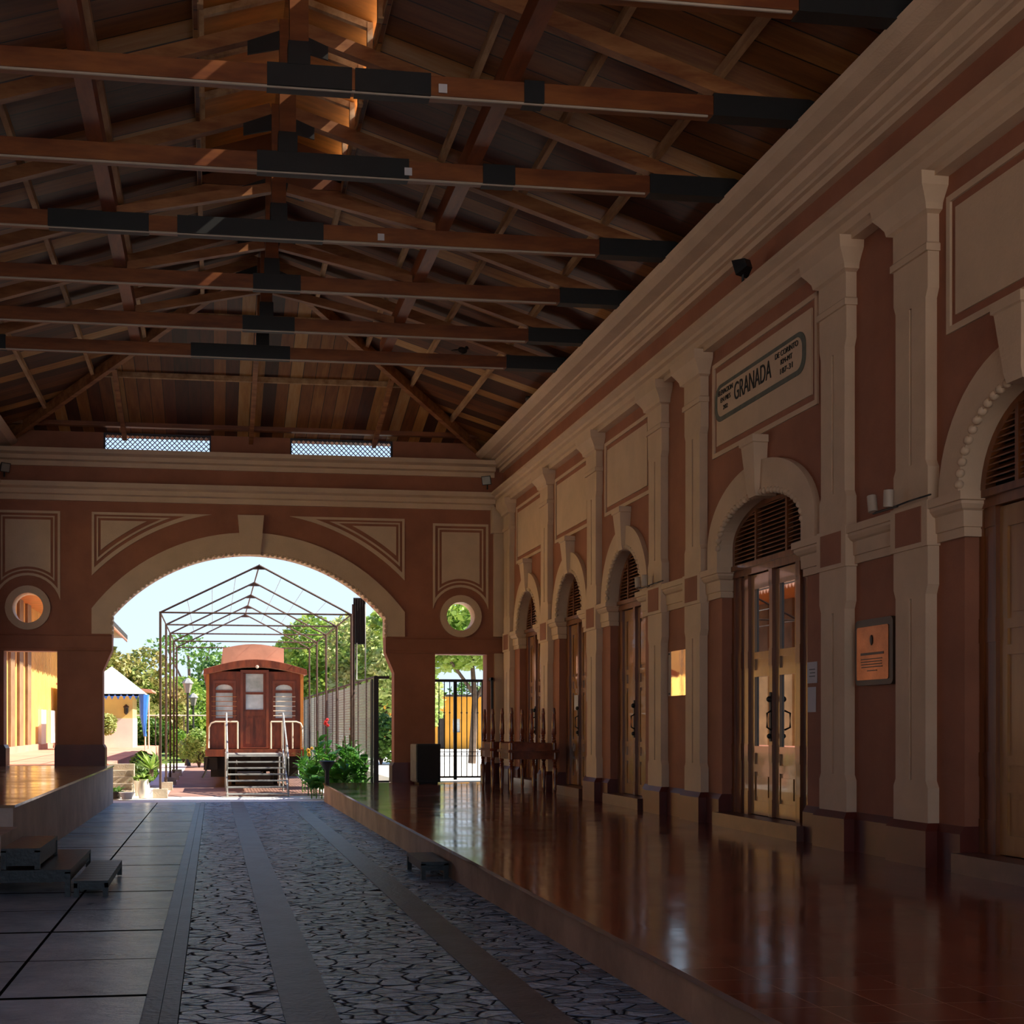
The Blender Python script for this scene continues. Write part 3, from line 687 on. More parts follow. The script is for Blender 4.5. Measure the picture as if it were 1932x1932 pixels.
# stools
def make_stool(name, label, x0, x1, y0, y1, z0, z1, slats=False, group=None, closed=False):
    t = thing(name, label, 'step stool', ((x0+x1)/2, (y0+y1)/2, z0), group); tp = MB(); th = .035
    if slats:
        n = 9
        for i in range(n):
            a = y0+(y1-y0)*i/n; tp.box(x0, x1, a+.006, a+(y1-y0)/n-.006, z1-.02, z1)
        tp.box(x0, x0+.03, y0, y1, z1-.06, z1-.019); tp.box(x1-.03, x1, y0, y1, z1-.06, z1-.019)
    else: tp.box(x0, x1, y0, y1, z1-th, z1)
    tp.build('tread', M['stool'], t)
    ap = MB(); h = (z1-z0)*(.9 if closed else .3)
    ap.box(x0+.01, x1-.01, y0+.01, y0+.03, z1-th-h, z1-.021); ap.box(x0+.01, x1-.01, y1-.03, y1-.01, z1-th-h, z1-.021)
    ap.box(x0+.01, x0+.03, y0+.03, y1-.03, z1-th-h, z1-.021); ap.box(x1-.03, x1-.01, y0+.03, y1-.03, z1-th-h, z1-.021)
    if closed: ap = MB(); [ap.box(*q, z0+.03, z1-.021) for q in ((x0+.01,x1-.01,y0+.01,y0+.03),(x0+.01,x1-.01,y1-.03,y1-.01),(x0+.01,x0+.03,y0+.03,y1-.03),(x1-.03,x1-.01,y0+.03,y1-.03))]
    ap.build('apron', M['stool'], t)
    for a in (x0, x1-.045):
        for b in (y0, y1-.045): B(a, a+.045, b, b+.045, z0, z1-.02).build('leg', M['stool'], t)
    return t
make_stool('step_stool', 'low black wooden stool set against the edge of the right platform', 2.0, 2.27, 12.35, 13.3, gz(12.8), .275)
gs = 'black wooden step stools by the left platform'
make_stool('step_stool', 'lowest black stool with a slatted top, rightmost of the stepped three', -1.20, -.91, 11.45, 13.2, gz(12.3), .25, True, gs)
make_stool('step_stool', 'long middle black stool between the top box and the slatted one', -2.0, -1.235, 11.5, 13.4, gz(12.4), .345, False, gs)
make_stool('step_stool', 'small black box step standing on top of the long middle stool', -1.83, -1.50, 11.55, 12.85, .347, .53, False, gs, True)
# dark cabinet by the pier
cb = thing('cabinet', 'black boxy cabinet standing against the right pier beside the gate', 'cabinet', (4.35, 26.5, ZP))
def rbox(mb, cx, cy, a, w, d, z0, z1):
    ca, sa = math.cos(a), math.sin(a)
    f = lambda u, v: (cx+u*ca-v*sa, cy+u*sa+v*ca)
    pts = [f(-w/2,-d/2), f(w/2,-d/2), f(w/2,d/2), f(-w/2,d/2)]
    return mb.plate([pts], lambda u, v, q: (u, v, q), z0, z1)
rbox(MB(), 4.38, 26.45, .10, .50, .46, ZP+.04, 1.22).build('body', M['stool'], cb)
rbox(MB(), 4.12, 26.42, .10, .03, .46, ZP+.06, 1.21).build('side_panel', M['lampgrey'], cb)
rbox(MB(), 4.38, 26.21, .10, .46, .02, ZP+.10, 1.18).build('front_panel', M['black'], cb)
rbox(MB(), 4.38, 26.45, .10, .40, .36, ZP, ZP+.05).build('foot', M['black'], cb)
# plaques, notices
pq = thing('wall_plaque', 'bronze commemorative plaque on wooden board beside the rightmost door bay', 'plaque', (XR, 11.27, 2.29))
MB().plate([rr(10.93, 11.62, 1.98, 2.60, .05)], fR, 0, .05).build('board', M['bronze_d'], pq)
pl_ = MB().plate([rr(11.00, 11.58, 2.03, 2.53, .02)], fR, .05, .056).build('plate', M['bronze'], pq)
e = MB(); e.ball((XR-.06, 11.30, 2.40), .05, 8, 6, (.15,.5,1)); e.build('emblem', M['bronze_d'], pl_)
l = MB(); l.box(XR-.06, XR-.056, 11.08, 11.50, 2.262, 2.285)
for z in (2.22, 2.195, 2.17, 2.145): l.box(XR-.06, XR-.056, 11.10+random.random()*.03, 11.50-random.random()*.03, z, z+.009)
l.box(XR-.06, XR-.056, 11.20, 11.38, 2.11, 2.12)
l.build('inscription', M['bronze_d'], pl_)
pm = thing('steel_plaque', 'mirror-polished steel plaque reflecting the yard, left of the central door', 'plaque', (XR, 16.43, 2.3))
MB().plate([rect(16.06, 16.80, 2.0, 2.60)], fR, .02, .03).build('plate', M['steel'], pm)
for a, b in ((16.09, 2.03), (16.77, 2.03), (16.09, 2.57), (16.77, 2.57)): MB().box(XR-.036, XR-.001, a-.01, a+.01, b-.01, b+.01).build('screw', M['iron'], pm)
def notice(label, y0, y1, z0, z1, x=XR, lines=3):
    n = thing('notice', label, 'notice', (x, (y0+y1)/2, z0)); B(x-.006, x-.002, y0, y1, z0, z1).build('sheet', M['paper'], n)
    m = MB(); h = z1-z0; w = y1-y0
    for i in range(lines): m.box(x-.0075, x-.006, y0+w*.2, y1-w*(.2+.08*(i % 2)), z1-h*(.38+.16*i), z1-h*(.33+.16*i))
    m.build('printed_lines', M['ink2'], n)
notice('upper white paper notice on the wall right of the central door', 12.50, 12.72, 2.04, 2.26)
notice('lower plain paper notice on the wall right of the central door', 12.53, 12.71, 1.74, 2.0, lines=0)
notice('small notice on the wall between the two narrow doors', 20.58, 20.76, 2.0, 2.42, lines=0)
notice('white paper notice taped on the second narrow door', 21.62, 21.86, 1.87, 2.13, x=6.255, lines=0)
# spotlights on the impost
def spots(y, z, label):
    t = thing('spotlight_pair', label, 'spotlight', (5.98, y, z))
    for dy, tilt in ((.26, .18), (-.02, -.05)):
        p = Vector((5.93, y+dy, z+.03)); u = Vector((0, tilt, 1)).normalized()
        h = MB(); h.tube([p-u*.07, p+u*.08], .043, 12); hc = h.build('lamp_can', M['whitelamp'], t, smooth=True)
        q = MB(); q.tube([p+u*.081, p+u*.084], .036, 12); q.build('lens', M['black'], hc)
    b = MB(); b.tube([(5.96, y+.30, z-.045), (5.97, y-.1, z-.045)], .012); b.build('bracket', M['iron'], t)
    c = MB(); c.tube([(5.97, y-.1, z-.04), (5.99, y-.25, z-.028), (5.97, y-.45, z-.035), (5.99, y-.6, z-.03)], .008, 6); c.build('cable', M['iron'], t)
spots(10.72, 3.58, 'pair of beige spotlights on the ledge beside the rightmost door bay')
spots(17.25, 3.58, 'pair of beige spotlights on the ledge left of the central door')
def flood(loc, label, face, hood=False):
    t = thing('floodlight', label, 'floodlight', loc); x, y, z = loc; fx, fy = face
    n = MB(); n.tube([(x, y, z-.2), (x, y, z-.05)], .016); n.build('bracket', M['iron'], t)
    b = MB(); p = Vector((x, y, z)); d = Vector((fx, fy, -.35)).normalized()
    a = d.cross(Vector((0,0,1))).normalized(); u = a.cross(d)
    vs = [p+a*i*.05+u*j*.05-d*.08 for i, j in ((-1,-1),(1,-1),(1,1),(-1,1))] + [p+a*i*.105+u*j*.095+d*.05 for i, j in ((-1,-1),(1,-1),(1,1),(-1,1))]
    b.add(vs, [(0,3,2,1),(0,1,5,4),(1,2,6,5),(2,3,7,6),(3,0,4,7),(4,5,6,7)]); hs_ = b.build('housing', M['black'], t)
    g = MB(); g.add([p+a*i*.09+u*j*.08+d*.053 for i, j in ((-1,-1),(1,-1),(1,1),(-1,1))]+[p+a*i*.09+u*j*.08+d*.057 for i, j in ((-1,-1),(1,-1),(1,1),(-1,1))], [(0,1,2,3),(7,6,5,4),(0,4,5,1),(1,5,6,2),(2,6,7,3),(3,7,4,0)]); g.build('lamp_glass', M['lampgrey'], hs_)
flood((5.90, 13.8, 6.76), 'black floodlight on the ledge above the station sign', (-.5, .9))
flood((5.72, 26.62, 6.78), 'black floodlight in the far right corner of the hall', (-.6, -.8))
flood((-4.15, 26.62, 6.78), 'black floodlight in the far left corner of the hall', (.6, -.8))
def bird(loc, label, a):
    t = thing('bird', label, 'bird', loc); x, y, z = loc; ca, sa = math.cos(a), math.sin(a)
    b = MB(); b.ball((0,0,.075), .055, 12, 8, (1.7,.8,.95)); b.ball((.085,0,.125), .032, 10, 7)
    b.add([(-.07,-.02,.08),(-.07,.02,.08),(-.21,.03,.045),(-.21,-.03,.045),(-.07,-.02,.065),(-.07,.02,.065),(-.21,.03,.038),(-.21,-.03,.038)], [(0,1,2,3),(7,6,5,4),(0,4,5,1),(1,5,6,2),(2,6,7,3),(3,7,4,0)])
    b.v = [(x+p[0]*ca-p[1]*sa, y+p[0]*sa+p[1]*ca, z+p[2]) for p in b.v]; b.build('body', M['bird'], t, smooth=True)
    k = MB(); k.tube([(x+.11*ca, y+.11*sa, z+.125), (x+.15*ca, y+.15*sa, z+.118)], [.01,.002], 6); k.build('beak', M['iron'], t)
    for s in (-.02, .02): f = MB(); f.tube([(x-s*sa, y+s*ca, z), (x-s*sa, y+s*ca, z+.04)], .004, 5); f.build('leg', M['iron'], t)
bird((3.98, 20.42, 7.582), 'dark bird perched on the farthest tie beam, right of centre', .5)
bird((5.60, 22.6, 7.40), 'dark bird perched on the top of the right-hand cornice', 1.57)

# ------------------------------------------------------------------ outside
M['lawn'] = mat('lawn_grass', (.20,.30,.05), .9, .5, 3., bump=.4, col2=(.09,.15,.02))
M['dust'] = mat('pale_dusty_ground', (.92,.88,.82), .9, .12, .8, bump=.1)
M['brickpath'] = mat('brown_brick_path', (.36,.20,.16), .8, .3, 2.)
M['yellow'] = mat('yellow_metal_cladding', (.75,.46,.13), .55, .2, 1.2)
M['brownclad'] = mat('brown_weathered_boards', (.30,.18,.09), .7, .4, 1.5)
M['orange_wall'] = mat('orange_wall', (.72,.33,.03), .75, .2, 1.)
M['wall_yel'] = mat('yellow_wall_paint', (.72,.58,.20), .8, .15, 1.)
M['curb_sunlit_wht'] = mat('white_curb_sunlit_wall', (.85,.80,.72), .8, .12, 1.)  # white of the curb, also stands for sun on the house wall
M['pinkwall'] = mat('pink_render', (.62,.30,.22), .8, .2, 1.)
M['tarp_w'] = mat('white_tarpaulin', (.78,.83,.90), .6, .08, 3.)
M['tarp_b'] = mat('blue_tarpaulin', (.04,.20,.75), .5, .2, 3.)
M['car_wood'] = mat('red_brown_carriage_wood', (.27,.062,.022), .35, .35, 3., (3,3,.8), col2=(.13,.028,.010))
M['car_trim'] = mat('dark_varnished_trim', (.24,.055,.018), .3, .3, 3.)
M['car_orange'] = mat('orange_varnished_trim', (.60,.22,.045), .35, .3, 3.)
M['car_roof'] = mat('faded_pink_roof_paint', (.62,.33,.22), .7, .25, 2.)
M['whitepipe'] = mat('cream_painted_pipe', (.75,.62,.48), .5, .1, 8.)
M['greypipe'] = mat('grey_painted_steel', (.36,.37,.36), .4, .3, 6.)
M['rust'] = mat('dark_rusty_steel', (.085,.045,.032), .7, .4, 8.)
M['under'] = mat('dark_undercarriage', (.03,.022,.018), .7, .4, 5.)
M['carglass'] = mat('window_painted_reflection', (.80,.87,.92), .08, .35, 1.6, col2=(.35,.42,.44))  # bright reflections painted as the base colour of the panes
M['pot'] = mat('white_plaster_pot', (.82,.76,.66), .7, .12, 5.)
M['darkpot'] = mat('dark_clay_pot', (.06,.045,.035), .7, .3, 5.)
M['concrete'] = mat('weathered_concrete', (.50,.42,.32), .85, .3, 3., bump=.3)
M['screen'] = mat('galvanised_wire', (.32,.35,.31), .5, .2, 8.)
M['bark'] = mat('tree_bark', (.12,.08,.055), .9, .4, 6., bump=.5)
M['whitecar'] = mat('white_car_paint', (.80,.82,.86), .2, .05, 2., coat=.6)
M['lf_y'] = leaf_mat('olive_leaves', (.20,.30,.06), (.40,.31,.11))
M['lf_g'] = leaf_mat('bright_green_leaves', (.14,.28,.03), (.34,.45,.09))
M['lf_d'] = leaf_mat('deep_green_leaves', (.045,.12,.02), (.14,.27,.04))
M['lf_p'] = leaf_mat('pale_green_leaves', (.24,.38,.08), (.48,.50,.20))
M['canna'] = leaf_mat('canna_leaf', (.04,.16,.02), (.14,.36,.05))
M['petal_r'] = mat('red_petals', (.85,.03,.03), .5, .2, 9.)
M['petal_y'] = mat('yellow_petals', (.90,.45,.03), .5, .2, 9.)

og = thing('ground', None, None, (0,0,0), kind='structure')
B(-60, 70, YF+.2, 130, -.5, -.015).build('yard_ground', M['dust'], og)
B(-60, -5.02, -40, YF+.2, -.5, 0).build('yard_ground', M['dust'], og)
B(-5.02, 7, -40, YB, -.5, .2).build('yard_ground', M['dust'], og)
B(-1.05, -.35, 29.6, 56, -.2, -.008).build('brick_path', M['brickpath'], og)
B(-.35, 2.6, 29.6, 56, -.2, -.010).build('brick_path', M['brickpath'], og)
B(-6, 3.4, 56, 78, -.2, .0).build('lawn', M['lawn'], og)
B(4.1, 40, YF+.76, 90, -.2, ZP-.01).build('street', M['dust'], og)
tr = thing('terrace', 'pink terrace wall and floor beyond the left steps', 'terrace', (-5.2, 31, 0), kind='structure')
B(-8.5, -2.45, 31.0, 60, -.1, .70).build('terrace_block', M['pinkwall'], tr)
st = MB()
for i in range(5): st.box(-2.42, -1.84, 29.5+.3*i, 31.0, 0 if i == 0 else .14*i, .14*(i+1))
origin(tag(st.build('concrete_steps', M['concrete']), 'short flight of concrete steps beside the white pots, left of arch', 'steps'), (-2.1, 30, 0))

# ---- warehouse
wh = thing('warehouse', 'long yellow corrugated warehouse with deep pink tin eaves, far left', 'building', (-7.5, 43, 0))
prof = []; y = 28.2
while y < 55.6: prof += [(-6.50, y), (-6.50, y+.16), (-6.57, y+.20), (-6.57, y+.34)]; y += .38
prof += [(-6.5, 55.9), (-7, 55.9), (-7, 28.2)]
MB().plate([prof], lambda u, v, q: (u, v, q), .9, 6.5).build('corrugated_wall', M['yellow'], wh)
B(-7, -6.4, 28.2, 56.2, 0, .92).build('base_wall', M['pinkwall'], wh)
for i in range(4): B(-6.6, -6.42, 40.6+i*1.9, 41.5+i*1.9, .92, 6.4).build('board_strip', M['brownclad'], wh)
for a in (49.6, 52.5): B(-6.55, -6.38, a, a+1.4, .9, 2.2).build('curb', M['curb_sunlit_wht'], wh)
ro = MB(); ro.plate([[(-4.2,5.95),(-12,8.9),(-12,8.98),(-4.2,6.03)]], lambda u, v, q: (u, q, v), 27.9, 64); ro.build('tin_roof', M['zinc'], wh)
so_ = MB(); so_.plate([[(-4.3,5.86),(-6.6,5.86),(-6.6,5.93),(-4.3,5.93)]], lambda u, v, q: (u, q, v), 27.9, 64); so_.build('soffit', M['car_orange'], wh)
B(-4.22, -4.15, 27.9, 64, 5.80, 6.0).build('fascia', M['under'], wh)
sc = MB(); y = 27.9
while y < 63.8: sc.add([(-4.19,y,5.81),(-4.19,y+.22,5.81),(-4.19,y+.11,5.66),(-4.16,y,5.81),(-4.16,y+.22,5.81),(-4.16,y+.11,5.66)], [(0,1,2),(5,4,3),(0,3,4,1),(1,4,5,2),(2,5,3,0)]); y += .22
sc.build('scalloped_trim', M['zinc'], wh)
# added out of view across the left yard, bounces warm light into the hall
ah = thing('bounce_light_house', 'long ochre house added unseen across the left yard for warm bounce light', 'building', (-24, 5, 0))
B(-30, -23, -30, 26, 0, 9).build('wall', M['wall_yel'], ah)  # wall of the added unseen house
for k in range(7): B(-23.05, -22.98, -26+k*7.2, -24.2+k*7.2, 0, 3).build('door', M['door'], ah)  # doors of the added unseen house

# ---- little yellow house and tarpaulin canopy
hs = thing('yellow_house', 'small yellow house with painted-on sunlit lower wall behind the blue and white canopy', 'house', (-4.9, 54, .7))
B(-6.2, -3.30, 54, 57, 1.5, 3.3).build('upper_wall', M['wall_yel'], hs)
B(-6.2, -3.28, 53.98, 57, .7, 1.9).build('sunlit_lower_wall', M['curb_sunlit_wht'], hs)  # sunlit part of the yellow wall, its brightness painted as white
MB().plate([[(-6.3,3.25),(-2.5,3.0),(-2.5,3.08),(-6.3,3.33)]], lambda u, v, q: (u, q, v), 53.4, 57.5).build('roof', M['zinc'], hs)
B(-5.2, -4.75, 53.9, 54.0, .72, 1.5).build('doorway', M['brownclad'], hs)
ln = MB(); ln.lathe([(.03,0),(.09,.08),(.09,.28),(.13,.32),(.02,.42)], (-3.55, 53.85, 2.05), 8); ln.box(-3.57,-3.53,53.85,54,2.2,2.24); ln.build('wall_lantern', M['iron'], hs)
cn = thing('canopy_tent', 'white and blue tarpaulin canopy with a peaked top, left of arch', 'tent', (-3.8, 50, .7))
ax, ay, hwid = -3.83, 50., 1.32
e = 2.78
cv = MB(); cv.add([(ax-hwid,ay-hwid,e),(ax+hwid,ay-hwid,e),(ax+hwid,ay+hwid,e),(ax-hwid,ay+hwid,e),(ax,ay,3.85),(ax-hwid,ay-hwid,e-.03),(ax+hwid,ay-hwid,e-.03),(ax+hwid,ay+hwid,e-.03),(ax-hwid,ay+hwid,e-.03),(ax,ay,3.82)],
     [(0,1,4),(1,2,4),(2,3,4),(3,0,4),(6,5,9),(7,6,9),(8,7,9),(5,8,9),(0,5,6,1),(1,6,7,2),(2,7,8,3),(3,8,5,0)])
cv.build('canopy', M['tarp_w'], cn)
vl = MB(); n = 12
for i in range(n):
    a = ax-hwid+2*hwid*i/n; b = ax-hwid+2*hwid*(i+1)/n; vl.add([(a,ay-hwid,e),(b,ay-hwid,e),((a+b)/2,ay-hwid,e-.22),(a,ay-hwid+.02,e),(b,ay-hwid+.02,e),((a+b)/2,ay-hwid+.02,e-.22)], [(0,1,2),(5,4,3),(0,3,4,1),(1,4,5,2),(2,5,3,0)])
vl.box(ax-hwid, ax+hwid, ay-hwid, ay-hwid+.03, e-.08, e)
vl.build('valance', M['tarp_b'], cn)
for sx_ in (-1, 1):
    for sy_ in (-1, 1):
        p = MB(); p.tube([(ax+sx_*hwid, ay+sy_*hwid, .7), (ax+sx_*hwid, ay+sy_*hwid, e)], .03); p.build('pole', M['whitepipe'], cn)
tb = MB(); tb.tube([(ax+hwid-.05, ay-hwid-.05, 2.75), (ax+hwid-.06, ay-hwid-.05, 2.0), (ax+hwid+.0, ay-hwid-.05, 1.2)], [.19,.14,.06], 8); tb.build('tied_curtain', M['tarp_b'], cn)

# ---- railway carriage
cr = thing('railway_carriage', 'red-brown wooden railway carriage standing end-on beyond the arch', 'railway carriage', (1.08, 33.8, 0))
cx, y0 = 1.08, 34.1; hw = 1.26
fC = lambda u, v, w: (u, y0-w, v)
B(cx-hw, cx+hw, y0+.02, 46, .98, 3.0).build('body', M['car_wood'], cr)
def rp(n, m, o, holes=[], w0=0, w1=.05, par=cr): return MB().plate([o]+[h[::-1] for h in holes], fC, w0, w1).build(n, m, par)
def wtop(a, b, z0, z1, r): return [(a,z0)] + [(a+(b-a)*(1-math.cos(PI*i/8))/2, z1-r+r*math.sin(PI*i/8)) for i in range(9)] + [(b,z0)]
wins = [wtop(.06,.50,1.80,2.46,.0), wtop(1.62,2.06,1.80,2.46,.0)]; tops = [wtop(.06,.50,2.53,2.68,.12), wtop(1.62,2.06,2.53,2.68,.12)]
doorw = [rect(.84,1.30,2.02,2.42), rect(.84,1.30,2.48,2.96)]
ew = rp('end_wall', M['car_wood'], rect(cx-hw, cx+hw, 1.0, 3.02), [[(a,1.801)]+w[1:-1]+[(w[-1][0],1.801)] for a, w in ((.06,wins[0]),(1.62,wins[1]))] + tops + doorw)
for wloop in wins+tops+doorw: rp('window_pane', M['carglass'], wloop, [], .0, .015, ew)
for a, b in ((-.02,.58),(1.54,2.14)): rp('window_surround', M['car_trim'], rect(a, b, 1.72, 2.78), [rect(a+.06, b-.06, 1.78, 2.71)], .05, .08)
rp('door_surround', M['car_trim'], rect(.70, 1.44, 1.0, 3.06), [rect(.77, 1.37, 1.03, 2.99)], .05, .12)
rp('door_rail', M['car_wood'], rect(.78, 1.36, 1.86, 1.98), [], .05, .075, ew)
for a in (.84, 1.10): rp('door_panel', M['car_wood'], rect(a, a+.20, 1.12, 1.80), [], .05, .065, ew)
for a, b in ((-.18,.66),(1.48,2.34)): rp('dado_panel', M['car_wood'], rect(a, b, 1.05, 1.62), [], .05, .07, ew)
for x in (cx-hw-.01, cx+hw-.07): B(x, x+.08, y0-.16, y0+.04, .98, 2.95).build('corner_post', M['car_orange'], cr)
hoodp = [(cx-1.34,2.93),(cx-1.33,3.06)] + [(cx-1.33+2.66*i/12, 3.06+.26*math.sin(PI*i/12)) for i in range(1,12)] + [(cx+1.33,3.06),(cx+1.34,2.93)] + [(cx+1.3-2.6*i/12, 2.93+.20*math.sin(PI*i/12)) for i in range(0,13)]
MB().plate([hoodp], lambda u, v, q: (u, q, v), 33.55, 46.2).build('roof', M['car_roof'], cr)
MB().plate([[(a, b-.01) for a, b in hoodp]], lambda u, v, q: (u, q, v), 33.49, 33.56).build('roof_fascia', M['car_wood'], cr)
cl = [(.25,3.2),(.25,3.66)]+[(.25+1.62*i/8, 3.66+.12*math.sin(PI*i/8)) for i in range(1,8)]+[(1.87,3.66),(1.87,3.2)]
MB().plate([cl], lambda u, v, q: (u, q, v), 34.6, 45).build('clerestory', M['car_roof'], cr)
B(cx-hw-.03, cx+hw+.03, 33.55, 46, .80, .98).build('floor_frame', M['car_wood'], cr)
un = MB(); un.box(cx-1.2, cx+1.2, 34, 45.5, .50, .8); un.box(cx-1.15, cx-.75, 34.2, 36, .25, .5); un.box(cx+.75, cx+1.15, 34.2, 36, .25, .5)
un.build('underframe', M['under'], cr)
for yy in (35, 37, 42.5, 44.5):
    for xx in (.53, 1.66): 
        q = MB(); q.tube([(xx-.05, yy, .42), (xx+.05, yy, .42)], .42, 18); q.build('wheel', M['under'], cr)
    q = MB(); q.tube([(.5, yy, .42), (1.7, yy, .42)], .06); q.build('axle', M['under'], cr)
q = MB(); q.box(cx-.12, cx+.12, 33.2, 34, .62, .85); q.tube([(cx-.5,33.5,.70),(cx-.5,33.35,.35),(cx-.42,33.35,.15)], .03); q.build('coupler', M['under'], cr)
hp = MB(); hp.tube([(-.15,33.7,.75),(-.2,33.62,.4),(-.28,33.6,.25)], .03); hp.box(-.25, .1, 33.7, 34.1, .45, .78); hp.build('brake_hose', M['under'], cr)
def pipe(nm, pts, r, m, par=cr, n=8): return MB().tube(pts, r, n).build(nm, m, par, smooth=True)
yr = 33.62
pipe('end_railing', [(-.12,yr,1.02),(-.12,yr,1.55),(-.06,yr,1.66),(.05,yr,1.70),(.62,yr,1.70)], .022, M['whitepipe'])
for x in (.30, .62): pipe('railing_post', [(x,yr,1.0),(x,yr,1.70)], .022, M['whitepipe'])
pipe('end_railing', [(1.48,yr,1.70),(2.14,yr,1.70),(2.25,yr,1.66),(2.30,yr,1.55),(2.30,yr,1.02)], .022, M['whitepipe'])
for x in (1.48, 1.77, 2.04): pipe('railing_post', [(x,yr,1.0),(x,yr,1.70)], .022, M['whitepipe'])
for i in range(5): pipe('window_guard', [(1.56,y0-.1,1.86+.125*i),(2.14,y0-.1,1.86+.125*i)], .011, M['whitepipe'])
for i in range(5): pipe('window_guard', [(-.05,y0-.1,1.86+.125*i),(.60,y0-.1,1.86+.125*i)], .009, M['car_orange'])
hl_ = MB(); hl_.ball((cx+.04, 33.47, 3.12), .045, 8, 6, (1,.5,1)); hl_.build('end_lamp', M['whitepipe'], cr)

# ---- steel stair up to the carriage
ss = thing('steel_stair', 'grey open-tread steel stair leading up to the carriage platform', 'stair', (1.0, 30.2, 0))
n = 7
for i in range(n):
    z = .06+.135*i; yy = 29.2+.33*i; q = MB(); q.box(.33, 1.66, yy, yy+.24, z-.02, z+.008); q.build('tread', M['greypipe'], ss)
B(.33, 1.66, 31.5, 33.4, .86, .90).build('landing', M['greypipe'], ss)
for x in (.31, 1.68):
    q = MB(); q.bar((x,29.15,.03), (x,31.55,1.0), .035, .10); q.bar((x,31.5,.88), (x,33.4,.88), .035, .08); q.build('stringer', M['greypipe'], ss)
    pipe('handrail', [(x,29.2,.0),(x,29.2,.85),(x,31.4,1.88),(x,31.5,1.90),(x,33.3,1.90)], .022, M['greypipe'], ss)
    for yy, z0, z1 in ((30.3,.5,1.36),(31.5,.9,1.9)): pipe('baluster', [(x,yy,z0),(x,yy,z1)], .016, M['greypipe'], ss)
    pipe('leg', [(x,31.5,0),(x,31.5,.9)], .025, M['greypipe'], ss); pipe('leg', [(x,33.3,0),(x,33.3,.9)], .025, M['greypipe'], ss)

# ---- gabled steel frame over the carriage
sf = thing('steel_canopy_frame', 'rusty bare steel gabled frame standing over the carriage and path', 'frame', (1.0, 29.2, 0))
FY = [29.1, 32.6, 35.7, 38.9, 42.0]; xl, xr, xm, ze, za = -1.17, 3.10, 1.02, 4.12, 5.20
for i, fy in enumerate(FY):
    for x in (xl, xr):
        pipe('post', [(x,fy,.1 if x < 0 else 0),(x,fy,ze+.02)], .028, M['rust'], sf, 6)
    B(xl-.16, xl+.16, fy-.14, fy+.14, -.015, .19).build('post_footing', M['concrete'], sf)
    pipe('tie_rod', [(xl,fy,ze),(xr,fy,ze)], .022, M['rust'], sf, 6)
    pipe('rafter', [(xl,fy,ze),(xm,fy,za)], .024, M['rust'], sf, 6); pipe('rafter', [(xm,fy,za),(xr,fy,ze)], .024, M['rust'], sf, 6)
    MB().plate([[(xm-.14,za-.09),(xm+.14,za-.09),(xm,za+.03)]], lambda u, v, q: (u, fy+q, v), -.015, .015).build('apex_gusset', M['rust'], sf)
for x, z in ((xl,ze),(xm,za),(xr,ze)): pipe('ridge_bar' if x == xm else 'eave_bar', [(x,FY[0],z),(x,FY[-1],z)], .018, M['rust'], sf, 6)
for t in (.27, .52, .76):
    pipe('wire', [(xl+(xm-xl)*t,FY[0],ze+(za-ze)*t),(xl+(xm-xl)*t,FY[-1],ze+(za-ze)*t)], .006, M['greypipe'], sf, 4)
    pipe('wire', [(xr+(xm-xr)*t,FY[0],ze+(za-ze)*t),(xr+(xm-xr)*t,FY[-1],ze+(za-ze)*t)], .006, M['greypipe'], sf, 4)

# ---- fence, gate, panel
fn = thing('mesh_fence', 'tall wire-mesh fence on thin dark posts along the track, right', 'fence', (3.6, 44, 0))
fy = 28.6; k = 0
while fy < 55:
    B(3.58, 3.63, fy-.02, fy+.03, 0, 2.72).build('fence_post', M['rust'], fn)
    g = MB(); a = fy
    while a < fy+1.75: g.box(3.600, 3.604, a, a+.014, .12, 2.62); a += .06
    z = .15
    while z < 2.6: g.box(3.596, 3.600, fy, fy+1.75, z, z+.014); z += .07
    g.build('mesh_panel', M['screen'], fn); fy += 1.75
pipe('top_rail', [(3.61,28.6,2.70),(3.61,56,2.70)], .024, M['rust'], fn, 6)
gt = thing('iron_gate_post', 'dark square gate post with a bar running to the right pier', 'gate post', (3.50, 27.85, 0))
B(3.46, 3.56, 27.8, 27.9, 0, 2.68).build('post', M['iron'], gt)
B(3.56, 3.80, 27.83, 27.87, 2.62, 2.68).build('top_bar', M['iron'], gt); B(3.56, 3.80, 27.83, 27.87, .36, .40).build('bottom_bar', M['iron'], gt)
gl = thing('mesh_gate', 'open mesh gate leaf swung back beside the dark gate post', 'gate', (3.48, 28.2, 0))
gf = MB(); gf.box(3.42, 3.46, 27.95, 28.0, .3, 2.6); gf.box(3.47, 3.51, 28.5, 28.55, .3, 2.62); gf.bar((3.44,27.97,2.6),(3.49,28.52,2.6), .04,.04); gf.bar((3.44,27.97,1.72),(3.49,28.52,1.72), .03,.03); gf.bar((3.44,27.97,.32),(3.49,28.52,.32), .04,.04); gf.build('gate_frame', M['iron'], gl)
g = MB()
for i in range(12): g.bar((3.445+.0042*i,28.0+.043*i,.33),(3.445+.0042*i,28.0+.043*i,2.58), .006, .012)
for i in range(30): g.bar((3.445,28.0,.38+.074*i),(3.492,28.5,.38+.074*i), .006, .012)
g.build('gate_mesh', M['screen'], gl)
bp = thing('slatted_metal_panel', 'tall dark ribbed metal panel on a pipe frame right of the steel frame', 'panel', (3.3, 29.6, 0))
q = MB(); q.box(3.20, 3.48, 29.55, 29.60, 3.48, 4.55)
for i in range(5): q.box(3.23+.055*i, 3.25+.055*i, 29.53, 29.56, 3.50, 4.53)
q.build('ribbed_panel', M['black'], bp)
pipe('frame_pipe', [(3.20,29.57,0),(3.20,29.57,4.4)], .035, M['rust'], bp, 6)
